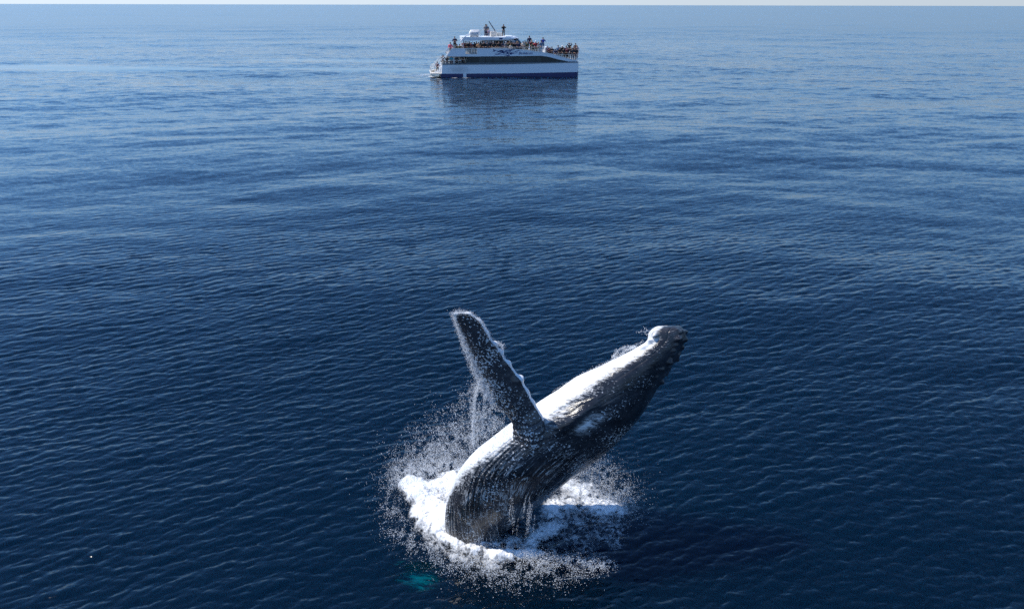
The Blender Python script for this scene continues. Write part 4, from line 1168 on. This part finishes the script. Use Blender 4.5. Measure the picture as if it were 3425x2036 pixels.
person(1601, .6, ZU - .1, 'person in a tan brown jacket just forward of the side gate', 'tan', 'black', pose='crossed', group=GU, h=.99)
person(1614, 1.0, ZU, 'person in black raising both hands above the head, mid upper deck', 'black', 'black', pose='aloft', group=GU, h=.97, prop=False)
person(1619, .5, ZU, 'person in black leaning out beside the one with raised hands', 'black', 'black', pose='camera', group=GU, h=1.0)
person(1630, .6, ZU, 'person in a dark grey jacket alone in front of the pale wheelhouse wall', 'dark_grey', 'black', pose='rail', group=GU, h=.97)
person(1643.5, 1.1, ZU, 'person in navy with long fair hair left of the first wheelhouse window', 'navy', 'navy', head='long_hair', hcol='fair', pose='camera', group=GU, h=1.03)
person(1651, .6, ZU, 'person in a grey hood bent over the rail by the first wheelhouse window', 'black', 'black', head='hood', hcol='grey', pose='rail', group=GU, h=.96)
person(1668, .6, ZU, 'person in black holding hands to the face before the large wheelhouse window', 'black', 'black', pose='camera', group=GU, h=.99)
person(1692, .8, ZU, 'person in a white hooded top above the wave emblem', 'grey', 'grey', head='hood', hcol='white', pose='rail', group=GU, h=.97)
person(1704, .8, ZU, 'person in an olive jacket with arms raised before the front side window', 'olive', 'olive', hcol='fair', pose='camera', group=GU, h=1.0)
person(1708, .4, ZU, 'small person in white beside the olive jacket with raised arms', 'cream', 'cream', pose='rail', group=GU, h=.78, hcol='fair')
person(1719, .8, ZU, 'person in black below the near corner of the wheelhouse windscreen', 'black', 'khaki', pose='camera', group=GU, h=.95)
person(1730, .8, ZU, 'person in navy and grey left of the small maroon coat', 'navy', 'black', pose='camera', group=GU, h=.98, head='long_hair', hcol='fair')
person(1734, .5, ZU, 'person in a dark jacket against the rail before the windscreen', 'navy', 'black', pose='rail', group=GU, h=.95)
person(1741, .8, ZU, 'small person in a maroon coat left of the cream hooded coat', 'maroon', 'black', pose='rail', group=GU, h=.84)
person(1749.5, .6, ZU, 'person in a pale cream coat and cream trousers above the boat name', 'cream', 'cream', pose='crossed', group=GU, h=.97)
person(1762, .9, ZU, 'person in an olive green jacket right of the cream coat', 'olive', 'green', pose='rail', group=GU, h=.96, head='long_hair')
person(1770.5, 3.2, ZU + .62, 'tall person in a navy sweater standing high above the others, right of the windscreen', 'navy', 'navy', pose='down', group=GU, h=1.05)
person(1778, 1.6, ZU + .05, 'person in maroon with arms up just left of the red shirt', 'maroon', 'black', pose='camera', group=GU, h=1.04, hcol='fair')
person(1783, .7, ZU, 'person in dark green behind the rail beside the red shirt', 'green', 'green', pose='rail', group=GU, h=.9)
person(1791.5, .6, ZU - .1, 'person in a bright red shirt and khaki trousers looking up through a raised camera', 'red', 'khaki', head='cap', hcol='white', pose='camera', group=GU, h=1.06)
person(1801, 1.4, ZU - .1, 'person in white between the red shirt and the blue jacket', 'white', 'white', pose='rail', group=GU, h=.96, hcol='fair')
person(1810, 1.2, ZU, 'person in a dark cap in front of the bright blue jacket', 'jeans', 'jeans', head='cap', hcol='black', pose='camera', group=GU, h=1.04)
person(1815.5, 1.8, ZU + .45, 'tall person in a bright blue jacket at the forward end of the upper deck', 'blue', 'jeans', pose='camera', group=GU, h=1.03)
for px_, v_, lb, tc, hd in ((1559, 2.6, 'behind the blue cap at the aft roof post', 'black', 'hair'), (1571, 2.4, 'in the second row above the middle of the gate', 'navy', 'hair'), (1608, 2.4, 'in the second row forward of the tan jacket', 'black', 'hair'),
        (1637, .9, 'between the dark grey jacket and the long fair hair', 'black', 'hair'), (1658, .8, 'under the left half of the large wheelhouse window', 'dark_grey', 'long_hair'), (1679, .8, 'under the right half of the large wheelhouse window', 'navy', 'hair'),
        (1698, .9, 'between the white hood and the olive raised arms', 'black', 'hair'), (1712, 1.0, 'right of the olive raised arms', 'black', 'hair'), (1725, .9, 'below the middle of the windscreen', 'black', 'hair'), (1756, 2.2, 'in the second row right of the cream coat', 'black', 'hair')):
    person(px_, v_, ZU, 'person in ' + tc.replace('_', ' ') + ' ' + lb, tc, 'black', head=hd, pose=rp.choice(['rail', 'camera', 'crossed']), group=GU, h=rp.uniform(.93, 1.02))
# foredeck
ZD = lambda px: float(np.interp(px, [1822, 1846, 1930], [ZU - .1, ZFD + .14, ZFD - .09]))
def fore(px, v, label, top, legs, lift=0, **k): return person(px, v, ZD(px) + lift, label, top, legs, group=GF, **k)
fore(1832, 2.0, 'person crouched in a dark red hooded coat beside the fore steps', 'maroon', 'black', lift=-.1, head='hood', hcol='maroon', h=.80)
fore(1839, 1.0, 'person in maroon and black low against the white fore housing', 'maroon', 'black', lift=-.1, h=.84)
fore(1845.5, .8, 'person in a black coat at the near edge of the fore housing', 'black', 'black', h=.94, pose='crossed')
fore(1857.5, .5, 'short person in navy forward of the fore housing', 'navy', 'black', h=.80, head='hood', hcol='navy')
fore(1866.5, 2.6, 'person in a blue grey jacket behind the front row by the housing end', 'jeans', 'navy', h=1.04)
fore(1873, .6, 'person in black holding the rail below the blue grey jacket', 'black', 'black', h=.93)
fore(1880.5, 2.0, 'person in a black jacket and white cap on the foredeck', 'black', 'black', head='cap', hcol='white', h=1.07, pose='camera')
fore(1885.5, .5, 'person in black crouching in front of the white cap', 'black', 'black', h=.92, pose='rail')
fore(1894, 2.4, 'person in dark purple behind the foredeck front row', 'purple', 'black', h=1.05, head='long_hair')
fore(1898, .6, 'person in dark maroon at the rail below the dark purple jacket', 'maroon', 'black', h=.97, pose='camera')
fore(1904.5, 4.4, 'person in a dark grey T-shirt with both arms raised above the foredeck crowd', 'dark_grey', 'dark_grey', lift=.42, h=1.02, pose='aloft')
fore(1909, 1.0, 'person in a bulky black coat below the raised arms', 'black', 'black', h=1.02, pose='camera', hcol='fair')
fore(1914.5, .5, 'person in dark jeans pressed to the rail near the bow', 'dark_grey', 'navy', h=.94)
fore(1921, 2.6, 'person in a grey top at the back of the bow group', 'dark_grey', 'black', h=1.10, pose='camera')
fore(1924.5, 5.4, 'person in black at the far corner of the bow', 'navy', 'black', lift=.35, h=1.04, pose='rail')
fore(1928.5, 3.2, 'person in a peach coloured top at the bow', 'peach', 'peach', lift=.12, h=1.06, pose='rail', hcol='fair')
fore(1922, .8, 'person in a black jacket in the front row at the bow', 'black', 'black', h=1.0, pose='camera')
fore(1927.5, .5, 'person in black closest to the bow post', 'black', 'maroon', h=.95, pose='rail')
# roof
person(1625.5, 2.0, RZ + .02, 'person in a pale grey sweater and dark trousers standing on the roof', 'grey', 'navy', pose='rail', group=GR, h=.97)
person(1629, 2.8, RZ + .02, 'person in navy close behind the pale grey sweater on the roof', 'navy', 'navy', pose='rail', group=GR, h=.93, head='long_hair')
person(1635.5, 1.6, RZ + .02, 'small child in a pink top on the roof beside the adult in grey', 'pink', 'purple', pose='down', group=GR, h=.60, hcol='fair')
person(1684.5, 1.6, RZ + .02, 'slim person in black standing alone at the front of the roof', 'black', 'black', pose='camera', group=GR, h=.95, head='long_hair')

# wake: broken white water at the stern, along the hull and behind
def wake():
    P = []
    r6 = np.random.default_rng(5)
    xs = np.linspace(1250, 1760, 520); ys = np.linspace(238, 268, 90)
    PX, PY = np.meshgrid(xs, ys, indexing='ij')
    W3 = water_at(PX, PY, np.full(PX.shape, .07))
    d = np.zeros(PX.shape)
    def bl(cx, cy, rx_, ry_, s):
        nonlocal d
        d = np.maximum(d, s * np.clip(1 - ((PX - cx) / rx_) ** 2 - ((PY - cy) / ry_) ** 2, 0, 1) ** .6)
    bl(1458, 244, 20, 2.4, .7); bl(1445, 256, 20, 3, .66); bl(1465, 263.5, 14, 1.4, .5); bl(1425, 250, 30, 3, .5)
    bl(1520, 261.3, 14, .9, .6); bl(1400, 254, 46, 2.4, .42); bl(1345, 250, 60, 2.0, .36); bl(1560, 261.2, 20, 1.2, .5)
    W3[..., 2] = .05 + .10 * d * fbm(W3 * 1.5, 3)
    n, mm = PX.shape; idx = np.arange(n * mm).reshape(n, mm)
    q = np.stack([idx[:-1, :-1], idx[1:, :-1], idx[1:, 1:], idx[:-1, 1:]], -1)[(d[:-1, :-1] > .02) | (d[1:, 1:] > .02)]
    used, inv = np.unique(q, return_inverse=True)
    o = np_mesh('wake_foam', W3.reshape(-1, 3)[used], inv.reshape(-1, 4), foam.data.materials[0])
    vattr(o, 'dens', d.ravel()[used])
    tag(o, 'thin white wake water at the stern of the tour boat', 'foam', kind='stuff')
wake()
